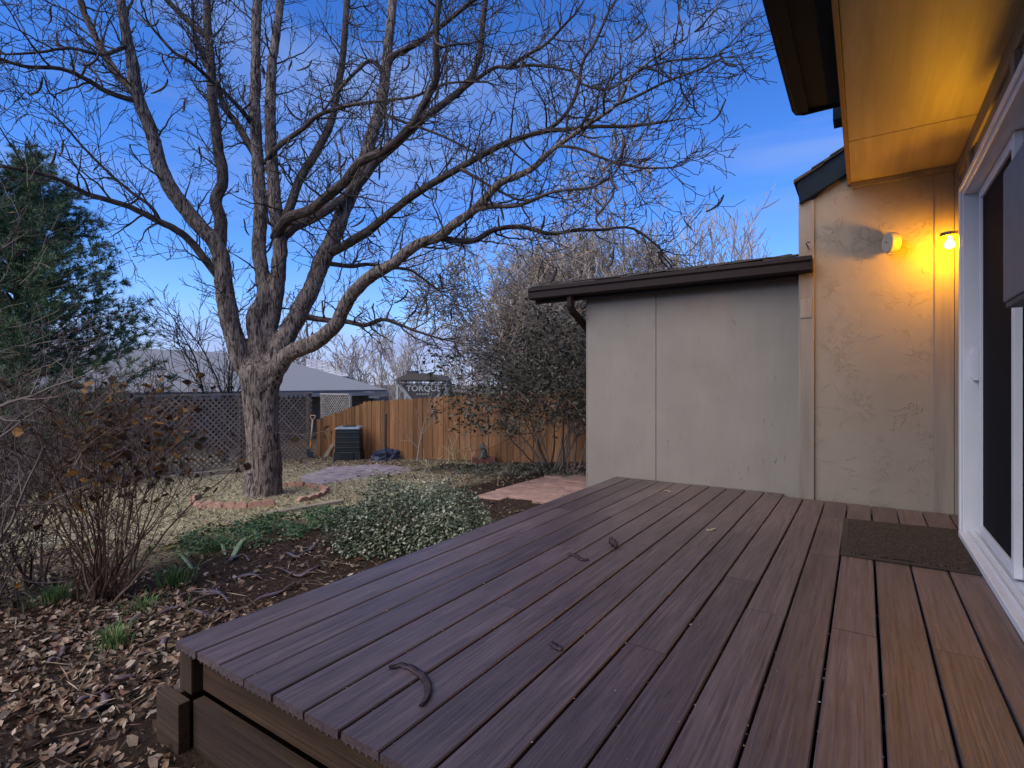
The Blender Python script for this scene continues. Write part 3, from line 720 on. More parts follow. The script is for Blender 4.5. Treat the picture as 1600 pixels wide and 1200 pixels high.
LD = [
 # (points, start width, end width)
 ([(404,650,7.44),(396,600,7.44),(376,560,7.40),(359,497,7.32),(349,440,7.26),(341,387,7.2),(294,333,7.05),(256,276,6.9),(236,205,6.8),(216,154,6.7),(206,94,6.6),(199,60,6.55),(188,0,6.45),(180,-60,6.4)], 35, 12),
 ([(343,395,7.2),(345,347,7.4),(337,316,7.5),(349,279,7.6),(341,235,7.7),(337,195,7.8),(331,144,7.9),(329,94,8.0),(325,50,8.1),(322,-40,8.2)], 20, 11),
 ([(218,160,6.7),(169,144,6.5),(135,124,6.35),(94,107,6.2),(40,104,6.0),(0,92,5.9),(-60,80,5.8)], 9, 4),
 ([(214,150,6.7),(182,114,6.8),(165,87,6.9),(150,60,7.0),(128,10,7.1),(110,-60,7.2)], 13, 8),
 ([(346,440,7.25),(304,384,7.05),(277,360,6.9),(250,347,6.8),(202,323,6.6),(152,308,6.4),(132,301,6.3),(88,279,6.1),(40,266,5.9),(0,259,5.8),(-60,250,5.7)], 13, 4),
 ([(406,640,7.48),(402,588,7.5),(404,545,7.5),(398,497,7.52),(414,464,7.54),(410,431,7.56),(405,384,7.6),(407,323,7.65),(403,262,7.7),(400,212,7.75),(398,161,7.8),(400,111,7.85),(400,60,7.9),(404,-40,8)], 30, 13),
 ([(410,640,7.5),(411,585,7.53),(418,531,7.6),(427,480,7.6),(434,430,7.55),(438,380,7.5),(431,330,7.6),(425,262,7.7),(423,212,7.75),(423,161,7.8),(424,111,7.85),(428,80,7.9),(436,20,8),(440,-50,8.1)], 30, 11),
 ([(430,372,7.5),(449,341,7.2),(486,327,6.9),(516,303,6.6),(540,283,6.4),(561,254,6.2),(601,235,6.0),(628,212,5.85),(652,182,5.7),(672,144,5.6),(682,121,5.5),(681,77,5.4),(682,30,5.35),(692,-40,5.3)], 16, 10),
 ([(438,376,7.5),(456,357,7.6),(489,340,7.7),(530,315,7.8),(565,283,7.9),(585,255,8.0),(611,232,8.1),(662,185,8.2),(689,165,8.25),(716,144,8.3),(736,121,8.35),(750,80,8.4),(756,20,8.5),(765,-40,8.6)], 17, 8),
 ([(414,255,7.7),(435,229,7.5),(472,202,7.3),(496,181,7.2),(540,166,7.0),(591,158,6.8),(645,151,6.6),(700,130,6.4),(760,128,6.2)], 9, 3),
 ([(446,345,7.5),(469,279,7.9),(489,246,8.1),(516,195,8.3),(526,144,8.5),(533,110,8.6),(538,60,8.7),(545,-30,8.9)], 14, 9),
 ([(412,655,7.46),(420,600,7.47),(432,560,7.5),(449,521,7.6),(472,480,7.7),(495,430,7.8),(520,374,7.9),(540,322,8.0),(567,259,8.1),(581,212,8.2),(594,168,8.3),(601,127,8.4),(606,80,8.5),(612,20,8.6),(618,-50,8.7)], 35, 12),
 ([(512,398,7.88),(567,367,7.6),(601,340,7.4),(645,306,7.2),(689,279,7.0),(736,252,6.8),(787,225,6.6),(821,213,6.4),(854,205,6.3),(890,202,6.15),(922,198,6.0),(983,197,5.8),(1040,190,5.6)], 15, 4),
 ([(850,206,6.3),(875,188,6.25),(895,160,6.2),(904,130,6.2),(912,94,6.15),(929,68,6.1),(950,20,6)], 7, 4),
 ([(714,146,8.3),(770,107,8.1),(797,106,8.0),(824,102,7.9),(858,104,7.8),(890,110,7.7)], 7, 3),
 ([(790,108,8.0),(821,87,7.9),(854,68,7.8),(890,30,7.7)], 6, 4),
 ([(410,665,7.46),(421,610,7.42),(434,575,7.34),(452,553,7.25),(479,541,7.15),(506,525,7.05),(527,504,6.95),(539,478,6.88),(552,458,6.8),(581,431,6.7),(615,411,6.6),(648,384,6.5),(686,370,6.4),(709,350,6.3),(743,327,6.2),(767,300,6.1),(787,283,6.0),(827,266,5.9),(854,242,5.8),(875,225,5.75),(918,195,5.6),(966,161,5.5),(989,117,5.4),(1040,80,5.3),(1085,50,5.2)], 30, 4),
 ([(684,371,6.4),(736,377,6.5),(770,360,6.55),(814,354,6.6),(858,365,6.6),(898,360,6.6),(939,359,6.6),(989,357,6.6),(1033,390,6.6)], 10, 3),
 ([(742,328,6.2),(770,323,6.0),(814,320,5.8),(864,300,5.6),(922,293,5.4),(952,279,5.3)], 8, 3),
 ([(720,264,6.85),(745,278,6.7),(770,293,6.6),(814,313,6.4),(850,306,6.3)], 6, 3),
 ([(480,496,7.7),(516,501,7.5),(545,503,7.4),(571,508,7.3),(596,499,7.2),(624,507,7.1),(649,517,7.0),(690,530,6.9)], 10, 3),
 ([(515,412,7.85),(550,416,8),(574,413,8.1),(618,418,8.2),(645,424,8.3),(682,452,8.4)], 8, 3),
 ([(392,192,7.75),(371,165,7.5),(321,117,7.2),(295,95,7.0),(270,80,6.9),(235,40,6.8)], 8, 4),
 ([(402,248,7.7),(371,195,7.9),(351,168,8.0),(338,130,8.1),(318,90,8.2),(300,40,8.3)], 12, 6),
 ([(604,105,8.45),(615,87,8.4),(648,70,8.3),(690,40,8.2),(740,0,8.1)], 12, 6),
 ([(602,115,8.4),(580,95,8.2),(557,111,7.9),(530,140,7.7),(505,175,7.6)], 8, 3),
 ([(592,175,8.3),(630,190,8.2),(690,212,8.0),(745,240,7.8)], 5, 3),
 ([(250,345,6.8),(235,322,6.7),(205,300,6.6),(170,270,6.5),(130,230,6.4),(105,200,6.3)], 6, 3),
 ([(200,70,6.55),(160,85,6.3),(110,75,6.1),(60,82,6.0),(10,85,5.9)], 7, 3),
 ([(325,60,8.1),(290,30,8.2),(250,-10,8.3),(215,-40,8.4)], 9, 6),
 ([(870,228,5.75),(905,232,5.6),(950,250,5.5),(1000,262,5.4),(1050,262,5.3)], 5, 2.5),
 ([(960,165,5.5),(1000,148,5.4),(1040,128,5.3),(1090,110,5.2),(1130,90,5.1)], 5, 2.5),
 ([(905,130,6.2),(950,140,6.1),(1000,110,6.0),(1050,95,5.9),(1110,90,5.8)], 4, 2.5),
]
twigs = MB(); pods_at = []
TC = dict(seg=(.085,.06,.045), zig=.30, wob=.16, up=(.05,.05,.06), sides=(4,3,3), levels=3, per=(7.2,6.2), rel=(.38,.70), ang=(35,75), rmin=.0038)
for data, w0, w1 in LD:
    pts, rad = limb(data, w0, w1)
    limbs.append((pts, rad))
    acc = 0
    for i in range(1, len(pts)):
        L = (pts[i]-pts[i-1]).length; acc += L
        big = rad[i] > .075
        step = .30 if big else .155
        while acc > step:
            acc -= step*trg.uniform(.7, 1.3)
            if pts[i].z < 2.0 and big: continue
            ax = (pts[i]-pts[i-1]).normalized(); s_ = rvec(trg); s_ = s_ - ax*s_.dot(ax); s_ = s_.normalized()
            an = R(trg.uniform(35, 80)); nd = ax*math.cos(an) + s_*math.sin(an) + Vector((0,0,.12))
            L_ = trg.uniform(.35, 1.1) * (.75 if big else 1)
            tips = []
            grow(twigs, trg, pts[i], nd, L_, min(.014, rad[i]*.55), 0, TC, tips)
            for tpos in tips:
                if trg.random() < .09: pods_at.append(tpos[0])
    # the tip of each limb ends in a spray
    for _ in range(3): grow(twigs, trg, pts[-1], (pts[-1]-pts[-3]).normalized() + rvec(trg)*.5, trg.uniform(.4, .8), rad[-1]*.7, 0, TC)
tr = under(body.build('trunk', M['bark'], smooth=True), tree)
rm = tr.modifiers.new('remesh', 'REMESH'); rm.mode = 'VOXEL'; rm.voxel_size = .017; rm.use_smooth_shade = True
sm = tr.modifiers.new('smooth', 'SMOOTH'); sm.factor = .6; sm.iterations = 6
tx = bpy.data.textures.new('bark_relief', 'CLOUDS'); tx.noise_scale = .09; tx.noise_depth = 3
dm = tr.modifiers.new('relief', 'DISPLACE'); dm.texture = tx; dm.strength = .024; dm.mid_level = .5; dm.texture_coords = 'LOCAL'
tw = under(twigs.build('twigs', M['twig']), tree); tw['kind'] = 'stuff'
def podmesh(name, L, wd, curl, rg):
    mb = MB(); n = 9; a = 0; x = z = 0; rows = []
    for i in range(n+1):
        t = i/n; w_ = wd*(.25 + .75*math.sin(math.pi*min(1, t*.9+.08))**.5)*.5
        th = .004 + .002*math.sin(i*2.2)
        rows.append((x, z, a, w_, th, .012*math.sin(t*7)))
        a += curl/n; x += math.sin(a)*L/n; z -= math.cos(a)*L/n
    for x, z, a, w_, th, tw_ in rows:
        nx, nz = math.cos(a), math.sin(a)
        for u, v_ in ((-w_, 0), (0, th), (w_, 0), (0, -th)): mb.v.append((x + nx*u, v_ + tw_, z + nz*u))
    for i in range(n):
        for k in range(4): mb.face([i*4+k, i*4+(k+1)%4, i*4+4+(k+1)%4, i*4+4+k])
    mb.face([0,1,2,3]); mb.face([n*4+3,n*4+2,n*4+1,n*4]); return mb
PM = []
for k in range(5):
    o = podmesh('seed_pod', trg.uniform(.18,.30), trg.uniform(.026,.036), trg.uniform(-1.3,1.3), trg).build('seed_pod', M['pod'], smooth=True)
    PM.append(o.data); bpy.data.objects.remove(o)
trg.shuffle(pods_at)
for q in pods_at[:270]:
    if q.y < .6 and q.x > -3: continue
    o = bpy.data.objects.new('seed_pod', trg.choice(PM)); COL.objects.link(o)
    o.location = q; o.rotation_euler = (trg.uniform(-.25,.25), trg.uniform(-.25,.25), trg.uniform(0,6.28)); under(o, tree)

# ------------------------------------------------------------------ pods and scraps on the deck
def deckpod(pxs, wd, lab, cat='seed pod', mat='pod', name='fallen_seed_pod', thick=.0045):
    pts = [Vector(q) for q in catmull([tuple(ondeck(*q)) for q in pxs], 5)]; n = len(pts)
    mb = MB()
    for i, q in enumerate(pts):
        t = i/(n-1); dv = (pts[min(i+1,n-1)]-pts[max(i-1,0)]).normalized(); s_ = Vector((-dv.y, dv.x, 0))
        w_ = wd/2*(.3+.7*math.sin(math.pi*min(.97, max(.04, t)))**.5); zz = q.z + .004 + thick*(.7+.5*math.sin(i*1.9)) 
        for u, dz in ((-w_, -.003), (-w_*.5, thick*.5*(1+.5*math.sin(i*2.3))), (w_*.4, thick*.35), (w_, thick*.9), (0, -.004)): mb.v.append(tuple(Vector((q.x, q.y, zz)) + s_*u + Vector((0,0,dz))))
    for i in range(n-1):
        for k in range(5): mb.face([i*5+k, i*5+(k+1)%5, i*5+5+(k+1)%5, i*5+5+k])
    mb.face([0,1,2,3,4]); mb.face([(n-1)*5+k for k in (4,3,2,1,0)])
    return tag(mb.build(name, M[mat], smooth=True), lab, cat, 'litter on the deck')
deckpod([(608,1047),(630,1043),(655,1055),(668,1072),(667,1090),(657,1106)], .023, 'large curved dark seed pod on the near deck boards')
deckpod([(887,867),(900,870),(908,876),(920,876)], .020, 'thin twisted pale seed pod in the middle of the deck', mat='pod')
deckpod([(953,849),(958,854),(964,860)], .030, 'small curled dry leaf standing up on mid-deck boards', 'leaf', 'pod', 'curled_leaf', .02)
deckpod([(860,1007),(868,1013),(878,1018)], .022, 'short black pod scrap near a board seam', mat='pod')
deckpod([(1104,829),(1110,830),(1117,828)], .022, 'tiny pale scrap of leaf on the far deck boards', 'leaf', 'timber', 'leaf_scrap')
deckpod([(1036,769),(1042,768),(1048,770)], .022, 'tiny pale leaf fragment near the lean-to wall', 'leaf', 'timber', 'leaf_scrap')
crumbs = MB(); crg = random.Random(5)
for _ in range(900):
    i = crg.randrange(2, 18); x = X0 + i*PITCH - .004 + crg.gauss(0, .006 if crg.random() < .85 else .05); y = crg.uniform(.95, 4.8); s_ = crg.uniform(.0008, .0026); z = DZ + .002 if abs((x-X0) % PITCH - BW) > .012 else DZ - crg.uniform(.0, .012)
    a = crg.uniform(0, 3.14); b = len(crumbs.v)
    for k in range(3): crumbs.v.append((x + s_*2*math.cos(a+k*2.1), y + s_*2*math.sin(a+k*2.1), z + crg.uniform(0,.002)))
    crumbs.v.append((x, y, z+s_*.8)); 
    for q in ((0,1,3),(1,2,3),(2,0,3)): crumbs.face([b+k for k in q])
tag(crumbs.build('deck_debris', M['litter']), 'pale crumbs of leaf and seed in the deck gaps', 'debris', kind='stuff')

# ------------------------------------------------------------------ leaf litter, mulch, grass, ground cover
def leafshape(mb, p, nrm, ang, L, wd, fold, curl):
    z = nrm.normalized(); x = Vector((math.cos(ang), math.sin(ang), 0)); x = (x - z*x.dot(z)).normalized(); y = z.cross(x); b = len(mb.v)
    def P(u, v_, h): mb.v.append(tuple(p + x*u + y*v_ + z*h))
    P(-L/2, 0, 0); P(-L*.1, wd/2, fold*wd + curl*.2*L); P(L*.25, wd*.36, fold*wd*.7 + curl*.5*L); P(L/2, 0, curl*L); P(L*.25, -wd*.36, fold*wd*.7 + curl*.5*L); P(-L*.1, -wd/2, fold*wd + curl*.2*L); P(L*.05, 0, curl*.1*L)
    for q in ((0,6,1),(1,6,2),(2,6,3),(3,6,4),(4,6,5),(5,6,0)): mb.face([b+k for k in q])
lrg = random.Random(21)
def deckclear(x, y): return not (x > -2.14 and y > .86)
lit = MB(); n = 0
while n < 27000:
    x = lrg.uniform(-6.2, -.9); y = lrg.uniform(-1.2, 3.4)
    dens = math.exp(-(max(0, y-1.15+(x+3.2)*.12)/.55)**2) if y > 0 else 1
    dens = max(dens, .05)
    if lrg.random() > dens or not deckclear(x, y): continue
    if lrg.random() > .55 + .6*mnoise.noise(Vector((x*1.5, y*1.5, 9))) + .3: continue
    L = lrg.choice((.012,.02,.028,.038,.048,.058))*lrg.uniform(.7,1.1)
    leafshape(lit, Vector((x, y, gz(x, y) + lrg.uniform(.002, .03))), Vector((lrg.gauss(0,.5), lrg.gauss(0,.5), 1)), lrg.uniform(0, 6.28), L, L*lrg.uniform(.3,.75), lrg.uniform(-.25,.5), lrg.uniform(-.3,.5)); n += 1
for _ in range(1300):
    x = lrg.uniform(-5.8, -1.2); y = lrg.uniform(-.9, 3.2)
    if not deckclear(x, y): continue
    L = lrg.uniform(.06, .22); leafshape(lit, Vector((x, y, gz(x, y)+lrg.uniform(.012,.035))), Vector((lrg.gauss(0,.15), lrg.gauss(0,.15), 1)), lrg.uniform(0,6.28), L, .005, .3, lrg.uniform(-.05,.1))
# thinner litter under the fence, round the composter and over the lawn
n = 0
while n < 9000:
    x = lrg.uniform(-11.5, -2.6); y = lrg.uniform(2.2, 8.4)
    d_ = .85 if y > 6.5 and x < -7.5 else .55 if y > 6.0 else .22
    if lrg.random() > d_ or (x > -4 and y > 5) or not deckclear(x, y): continue
    L = lrg.uniform(.025, .06)
    leafshape(lit, Vector((x, y, gz(x, y) + lrg.uniform(.004, .025))), Vector((lrg.gauss(0,.4), lrg.gauss(0,.4), 1)), lrg.uniform(0, 6.28), L, L*lrg.uniform(.35,.7), lrg.uniform(-.1,.3), lrg.uniform(-.2,.35)); n += 1
tag(lit.build('leaf_litter', M['litter']), 'fallen tan and brown leaves strewn over the ground', 'leaves', kind='stuff')
mul = MB(); n = 0
while n < 14000:
    x = lrg.uniform(-5.2, -1.9); y = lrg.uniform(.6, 8.2)
    if not deckclear(x, y): continue
    L = lrg.uniform(.008, .035); leafshape(mul, Vector((x, y, gz(x, y)+lrg.uniform(0,.012))), Vector((lrg.gauss(0,.4), lrg.gauss(0,.4), 1)), lrg.uniform(0,6.28), L, L*lrg.uniform(.2,.5), .2, 0); n += 1
tag(mul.build('mulch', M['mulch']), 'dark bark mulch in the bed beside the deck', 'mulch', kind='stuff')
st = MB(); n = 0
while n < 70000:
    x = lrg.uniform(-11.7, -4.3); y = lrg.uniform(.3, 8.3)
    if x > -5.0 + .5*mnoise.noise(Vector((x, y*1.1, 3))): continue
    if y > 6.8 and lrg.random() < .75: continue
    a = lrg.uniform(0, 6.28); L = lrg.uniform(.03, .10); h = lrg.uniform(.004, .035); z = gz(x, y); b = len(st.v); w_ = .0035
    st.v += [(x-w_*math.sin(a), y+w_*math.cos(a), z), (x+w_*math.sin(a), y-w_*math.cos(a), z+.002), (x+L*math.cos(a), y+L*math.sin(a), z+h)]
    st.face([b, b+1, b+2]); n += 1
tag(st.build('dry_lawn', M['straw']), 'dry straw-coloured lawn around the tree', 'grass', kind='stuff')
def tuft(px, py, n, h, spread, name='grass_tuft', lab='', mat='grassy'):
    p = onground(px, py); mb = MB()
    for _ in range(n):
        a = lrg.uniform(0, 6.28); r_ = abs(lrg.gauss(0, spread)); x, y = p.x + r_*math.cos(a), p.y + r_*math.sin(a); z = gz(x, y)-.005
        hh = h*lrg.uniform(.5, 1.1); le = lrg.uniform(.2, .9)*hh; aa = a + lrg.gauss(0,.7); w_ = lrg.uniform(.002,.0045); b = len(mb.v)
        sx_, sy_ = -math.sin(aa)*w_, math.cos(aa)*w_; dx, dy = math.cos(aa), math.sin(aa)
        mb.v += [(x-sx_, y-sy_, z), (x+sx_, y+sy_, z), (x+dx*le*.4+sx_*.8, y+dy*le*.4+sy_*.8, z+hh*.7), (x+dx*le*.4-sx_*.8, y+dy*le*.4-sy_*.8, z+hh*.7), (x+dx*le, y+dy*le, z+hh*.85)]
        mb.face([b,b+1,b+2,b+3]); mb.face([b+3,b+2,b+4])
    o = mb.build(name, M[mat]); return tag(o, lab, 'grass', kind='stuff')
tuft(272, 912, 170, .16, .07, lab='green grass tuft just right of the leafy shrub stems')
tuft(85, 940, 120, .14, .08, lab='green grass tuft left of the leafy shrub stems')
tuft(178, 1012, 110, .13, .05, lab='small grass tuft among leaves below the leafy shrub')
tuft(225, 955, 90, .10, .09, lab='sparse short grass tuft at the foot of the leafy shrub')
tuft(330, 860, 160, .14, .16, lab='long green grass tuft in the ivy patch')
def cover(name, centre, rx, ry, rot, h, n, mat, lab, size, cat, kind=None, group=None, hang=.5):
    mb = MB(); cr_, sr_ = math.cos(rot), math.sin(rot); k = 0
    while k < n:
        u, v_ = lrg.uniform(-1,1), lrg.uniform(-1,1); rr = u*u + v_*v_
        if h < .2 and mnoise.noise(Vector((u*3.1*rx, v_*3.1*ry, 8))) > .12: continue
        edge = 1 + .45*mnoise.noise(Vector((u*2.5, v_*2.5, rx)))
        if rr > edge: continue
        x, y = centre.x + cr_*u*rx - sr_*v_*ry, centre.y + sr_*u*rx + cr_*v_*ry
        if not deckclear(x-.02, y): 
            if h < .2: continue
        top = h*max(0, 1 - rr/edge)**.55*(1 + .45*mnoise.noise(Vector((x*4.5, y*4.5, 2))))
        z = gz(x, y) + max(.01, top*lrg.uniform(.5, 1.15) if lrg.random() < .8 else top*lrg.random())
        L = size*lrg.uniform(.6, 1.3)
        nr = Vector((u*cr_*.8 + lrg.gauss(0,hang), v_*.8 + lrg.gauss(0,hang), 1.0)); leafshape(mb, Vector((x, y, z)), nr, lrg.uniform(0,6.28), L, L*.55, .15, -.15); k += 1
    return tag(mb.build(name, M[mat]), lab, cat, group, kind)
mound = onground(640, 842)
mound = empty('variegated_shrub', tuple(mound), 'low mound of cream and green variegated leaves beside the deck', 'shrub')
mc = Vector(mound.location)
o = cover('foliage', mc, .74, .56, TH+.25, .46, 13500, 'evergreen', None, .028, None, None); under(o, mound)
stm = MB(); SC = dict(seg=(.05,.04), zig=.2, wob=.3, up=(.03,.0), sides=(4,3), levels=2, per=(8,), rel=(.4,.7), ang=(30,70), rmin=.0018)
for _ in range(40):
    a = lrg.uniform(0,6.28); grow(stm, lrg, mc + Vector((.2*math.cos(a), .15*math.sin(a), -.02)), Vector((math.cos(a), math.sin(a), .8)), lrg.uniform(.3,.6), .005, 0, SC)
o = under(stm.build('stems', M['shrub_stem']), mound)
cover('ground_cover', onground(480, 822), .75, .34, TH+.1, .15, 2100, 'ivy', 'patch of low green leaves between lawn edge and variegated shrub', .034, 'ground cover', 'stuff')
cover('ground_cover', onground(372, 845), .62, .36, TH, .15, 1500, 'ivy', 'patch of low dark green leaves right of the leafy shrub', .034, 'ground cover', 'stuff')
cover('ground_cover', onground(290, 862), .36, .22, TH, .12, 700, 'ivy', 'small patch of green leaves behind the leafy shrub stems', .03, 'ground cover', 'stuff')
cover('ground_cover', onground(800, 738), 2.0, .55, 0, .12, 2400, 'darkleaf', 'sparse low dull foliage along the foot of the board fence', .05, 'ground cover', 'stuff')
# strap leaves lying in the bed
def strap(px, py, px2, py2, lift, wd, col, lab):
    a, b = onground(px, py), onground(px2, py2); mb = MB(); n = 6; dv = (b-a); s_ = Vector((-dv.y, dv.x, 0)).normalized()
    for i in range(n+1):
        t = i/n; w_ = wd*(.5 + .5*math.sin(math.pi*min(1, t*.8+.2)))*(1-t**4*.8)*.5; q = a + dv*t + Vector((0,0,lift*math.sin(math.pi*t*.7)+.01))
        for u, h in ((-w_, .004), (0, -.003), (w_, .004), (0, -.006)): mb.v.append(tuple(q + s_*u + Vector((0,0,h))))
    for i in range(n):
        for k in range(4): mb.face([i*4+k, i*4+(k+1)%4, i*4+4+(k+1)%4, i*4+4+k])
    tag(mb.build('strap_leaf', M[col], smooth=True), lab, 'leaf', 'strap leaves in the bed')
M['strapgreen'] = plain('pale_green_strap', (.20,.27,.15), .5, .2, 12, .1); M['strapyellow'] = plain('yellow_strap', (.36,.33,.05), .5, .2, 12, .1)
strap(362, 875, 388, 848, .06, .045, 'strapgreen', 'broad pale green strap leaf in the bed, right of its neighbour')
strap(352, 868, 342, 849, .05, .03, 'strapgreen', 'narrow pale green strap leaf standing left of the broad one')
strap(245, 862, 295, 857, .03, .025, 'strapyellow', 'yellow strap leaf lying behind the leafy shrub')
strap(300, 888, 276, 870, .03, .03, 'strapgreen', 'greyish strap leaf lying near the green tuft')
# flat purple pods on the soil
M['mauvepod'] = plain('weathered_pod', (.115,.085,.095), .45, .35, 20, .3, .5)
gp = [((445,868),(465,873),(485,862),(500,850)), ((330,925),(380,900),(410,905)), ((395,945),(440,925),(470,910)), ((245,970),(300,945),(350,930)), ((280,935),(330,928),(360,945)), ((75,1045),(95,1030),(100,1018)), ((120,1110),(160,1085),(210,1062)), ((200,985),(230,960),(262,955)), ((350,885),(375,870),(390,878)), ((30,920),(55,910),(70,920)), ((215,1035),(250,1020),(262,1000)), ((300,960),(330,968),(345,950)), ((430,890),(470,900),(500,885)), ((140,1125),(165,1105),(160,1090))]
plc = ['right of the green strap leaf', 'beside the green tuft', 'near the deck edge', 'at the edge of the leaf litter', 'in front of the green tuft', 'far left among the leaves', 'at the bottom of the leaf litter', 'below the shrub stems', 'under the broad strap leaf', 'left of the shrub stems', 'close to the deck corner', 'on bare soil near the deck corner', 'on bare soil before the ivy', 'crossing another at the bottom']
for q, pl_ in zip(gp, plc):
    P = [Vector(z) for z in catmull([tuple(onground(*z)) for z in q], 6)]; mb = MB(); n = len(P)
    for i, z in enumerate(P):
        t = i/(n-1); dv = (P[min(i+1,n-1)]-P[max(i-1,0)]); s_ = Vector((-dv.y, dv.x, 0)).normalized(); w_ = .016*(.3+.7*math.sin(math.pi*min(.96,max(.04,t)))**.6); tl = .6*math.sin(i*.7+q[0][0])
        for u, h in ((-w_, 0), (0, .005), (w_, 0), (0, -.004)): mb.v.append(tuple(z + s_*u + Vector((0,0,.022 + h + u*tl + .008*math.sin(i*.9)))))
    for i in range(n-1):
        for k in range(4): mb.face([i*4+k, i*4+(k+1)%4, i*4+4+(k+1)%4, i*4+4+k])
    tag(mb.build('fallen_seed_pod', M['mauvepod'], smooth=True), 'long weathered mauve seed pod on the ground ' + pl_, 'seed pod', 'pods fallen on the ground')

# ------------------------------------------------------------------ near shrubs on the left
srg = random.Random(33)
lb = onground(165, 935)
leafy = empty('leafy_shrub', tuple(lb), 'many-stemmed shrub with withered brown leaves in the left foreground', 'shrub')
stems = MB(); tips = []
LC = dict(seg=(.09,.06,.05), zig=.14, wob=.10, up=(.035,.05,.03), sides=(5,3,3), levels=3, per=(5,6), rel=(.28,.5), ang=(25,65), rmin=.0018, **{'from': .4})
RV, FV = Vector((CS, SN, 0)), Vector((-SN, CS, 0))
for k in range(46):
    a = srg.uniform(0, 6.28); rr = srg.uniform(0, .16); p = lb + Vector((rr*math.cos(a), rr*math.sin(a), -.03))
    d = RV*srg.gauss(.12, .33) + FV*srg.gauss(0, .25) + Vector((0,0,1)); t2 = []
    grow(stems, srg, p, d, srg.uniform(.7, 1.55), srg.uniform(.004,.0085), 0, LC, t2); tips += t2
under(stems.build('stems', M['shrub_stem']), leafy)
lv = MB()
for q, dd in tips:
    if q.z < .35: continue
    r_ = (q.x*CS + q.y*SN)/(-q.x*SN + q.y*CS)*F + 800; v_ = 600 - (q.z-EYE)/(-q.x*SN+q.y*CS)*F
    dens = .42 if r_ > 120 and 580 < v_ < 780 else .08
    for _ in range(2):
        if srg.random() < dens: 
            L = srg.uniform(.03,.075); leafshape(lv, q + rvec(srg)*.04 + Vector((0,0,-.02)), rvec(srg) + Vector((0,0,.2)), srg.uniform(0,6.28), L, L*srg.uniform(.45,.75), srg.uniform(-.2,.5), srg.uniform(-.4,.4))
o = under(lv.build('leaves', M['brownleaf']), leafy); o['kind'] = 'stuff'
bare = empty('bare_shrub', tuple(onground(-60, 960)), 'tangled bare shrub reaching in from the left edge', 'shrub')
bs = MB(); BC = dict(seg=(.10,.06,.05), zig=.16, wob=.2, up=(.035,.03,.02), sides=(5,3,3), levels=3, per=(6,6), rel=(.3,.55), ang=(30,75), rmin=.0018)
bt = []
b0 = Vector(bare.location)
for k in range(60):
    p = b0 + RV*srg.uniform(-.35,.25) + FV*srg.uniform(-.2,.5) + Vector((0,0,-.03)); d = RV*srg.gauss(.05,.30) + FV*srg.gauss(.1,.30) + Vector((0,0,1)); grow(bs, srg, p, d, srg.uniform(.9,2.5), srg.uniform(.004,.010), 0, BC, bt)
for (q0, q1, d0, d1, r0) in (((-60,660),(115,560),2.7,3.0,.012), ((-60,795),(105,760),2.6,2.9,.010), ((-60,905),(130,745),2.4,3.0,.012), ((-40,420),(60,330),3.2,3.5,.010), ((-40,700),(90,640),2.9,3.3,.009), ((-30,560),(40,300),3.3,3.5,.010)):
    a, b = at(*q0, d0), at(*q1, d1); grow(bs, srg, a, (b-a).normalized(), (b-a).length*1.1, r0, 0, BC, bt)
under(bs.build('branches', M['bare_stem']), bare)
lv = MB()
for q, dd in bt:
    if srg.random() < .05: L = srg.uniform(.025,.05); leafshape(lv, q, rvec(srg), srg.uniform(0,6.28), L, L*.6, .2, .2)
o = under(lv.build('leaves', M['brownleaf']), bare); o['kind'] = 'stuff'

# ------------------------------------------------------------------ pine
prg = random.Random(44)
pb = Vector((-12.95, 3.1, gz0(-13))); PH = 6.1
pine = empty('pine_tree', tuple(pb), 'dark green pine rising at the left edge beyond the lattice', 'pine')
mb = MB(); mb.tube([pb + Vector((.05*math.sin(k), .04*k%0.1, PH*k/8)) for k in range(9)], [.15*(1-k/8.6) for k in range(9)], 10, lump=.1)
under(mb.build('trunk', M['limb_bark'], smooth=True), pine)
br = MB(); nd = MB()
def tuftn(mb, p, d, n, L, rg):
    d = d.normalized()
    for _ in range(n):
        v = (d*rg.uniform(.25,1.1) + rvec(rg)*.75).normalized(); s_ = v.cross(rvec(rg)); 
        if s_.length < .05: continue
        s_ = s_.normalized()*.0055; b = len(mb.v); q = p - d*rg.uniform(0, .10); l_ = L*rg.uniform(.7,1.1)
        mb.v += [tuple(q-s_), tuple(q+s_), tuple(q+v*l_)]; mb.face([b,b+1,b+2])
z = .5
while z < PH-.15:
    tt = z/PH; rmax = 2.85*(1-tt)**.58 + .1
    for k in range(7 if tt < .9 else 4):
        a = prg.uniform(0, 6.28); L = rmax*prg.uniform(.65, 1.08); p = pb + Vector((0,0,z)); d = Vector((math.cos(a), math.sin(a), .12 + .5*tt)); n = max(3, int(L/.16)); pts = [p]; dd = d.normalized()
        for i in range(n):
            dd = (dd + rvec(prg)*.12 + Vector((0,0,.035))).normalized(); pts.append(pts[-1] + dd*L/n)
        br.tube(pts, [max(.006, .03*(1-tt*.5)*(1-i/(n+.5))) for i in range(n+1)], 4, cap=False)
        for i in range(max(1, n//4), n+1):
            for _ in range(5 if i < n else 7):
                s_ = rvec(prg); s_.z *= .5; q = pts[i] + s_*prg.uniform(.05, .30); dv = (q-pts[i]).normalized()*.8 + dd*.8 + Vector((0,0,.25))
                tuftn(nd, q, dv, 24, .13, prg)
    z += .17 + .05*(1-tt)
under(br.build('branches', M['limb_bark']), pine)
o = under(nd.build('needles', M['needle']), pine); o['kind'] = 'stuff'

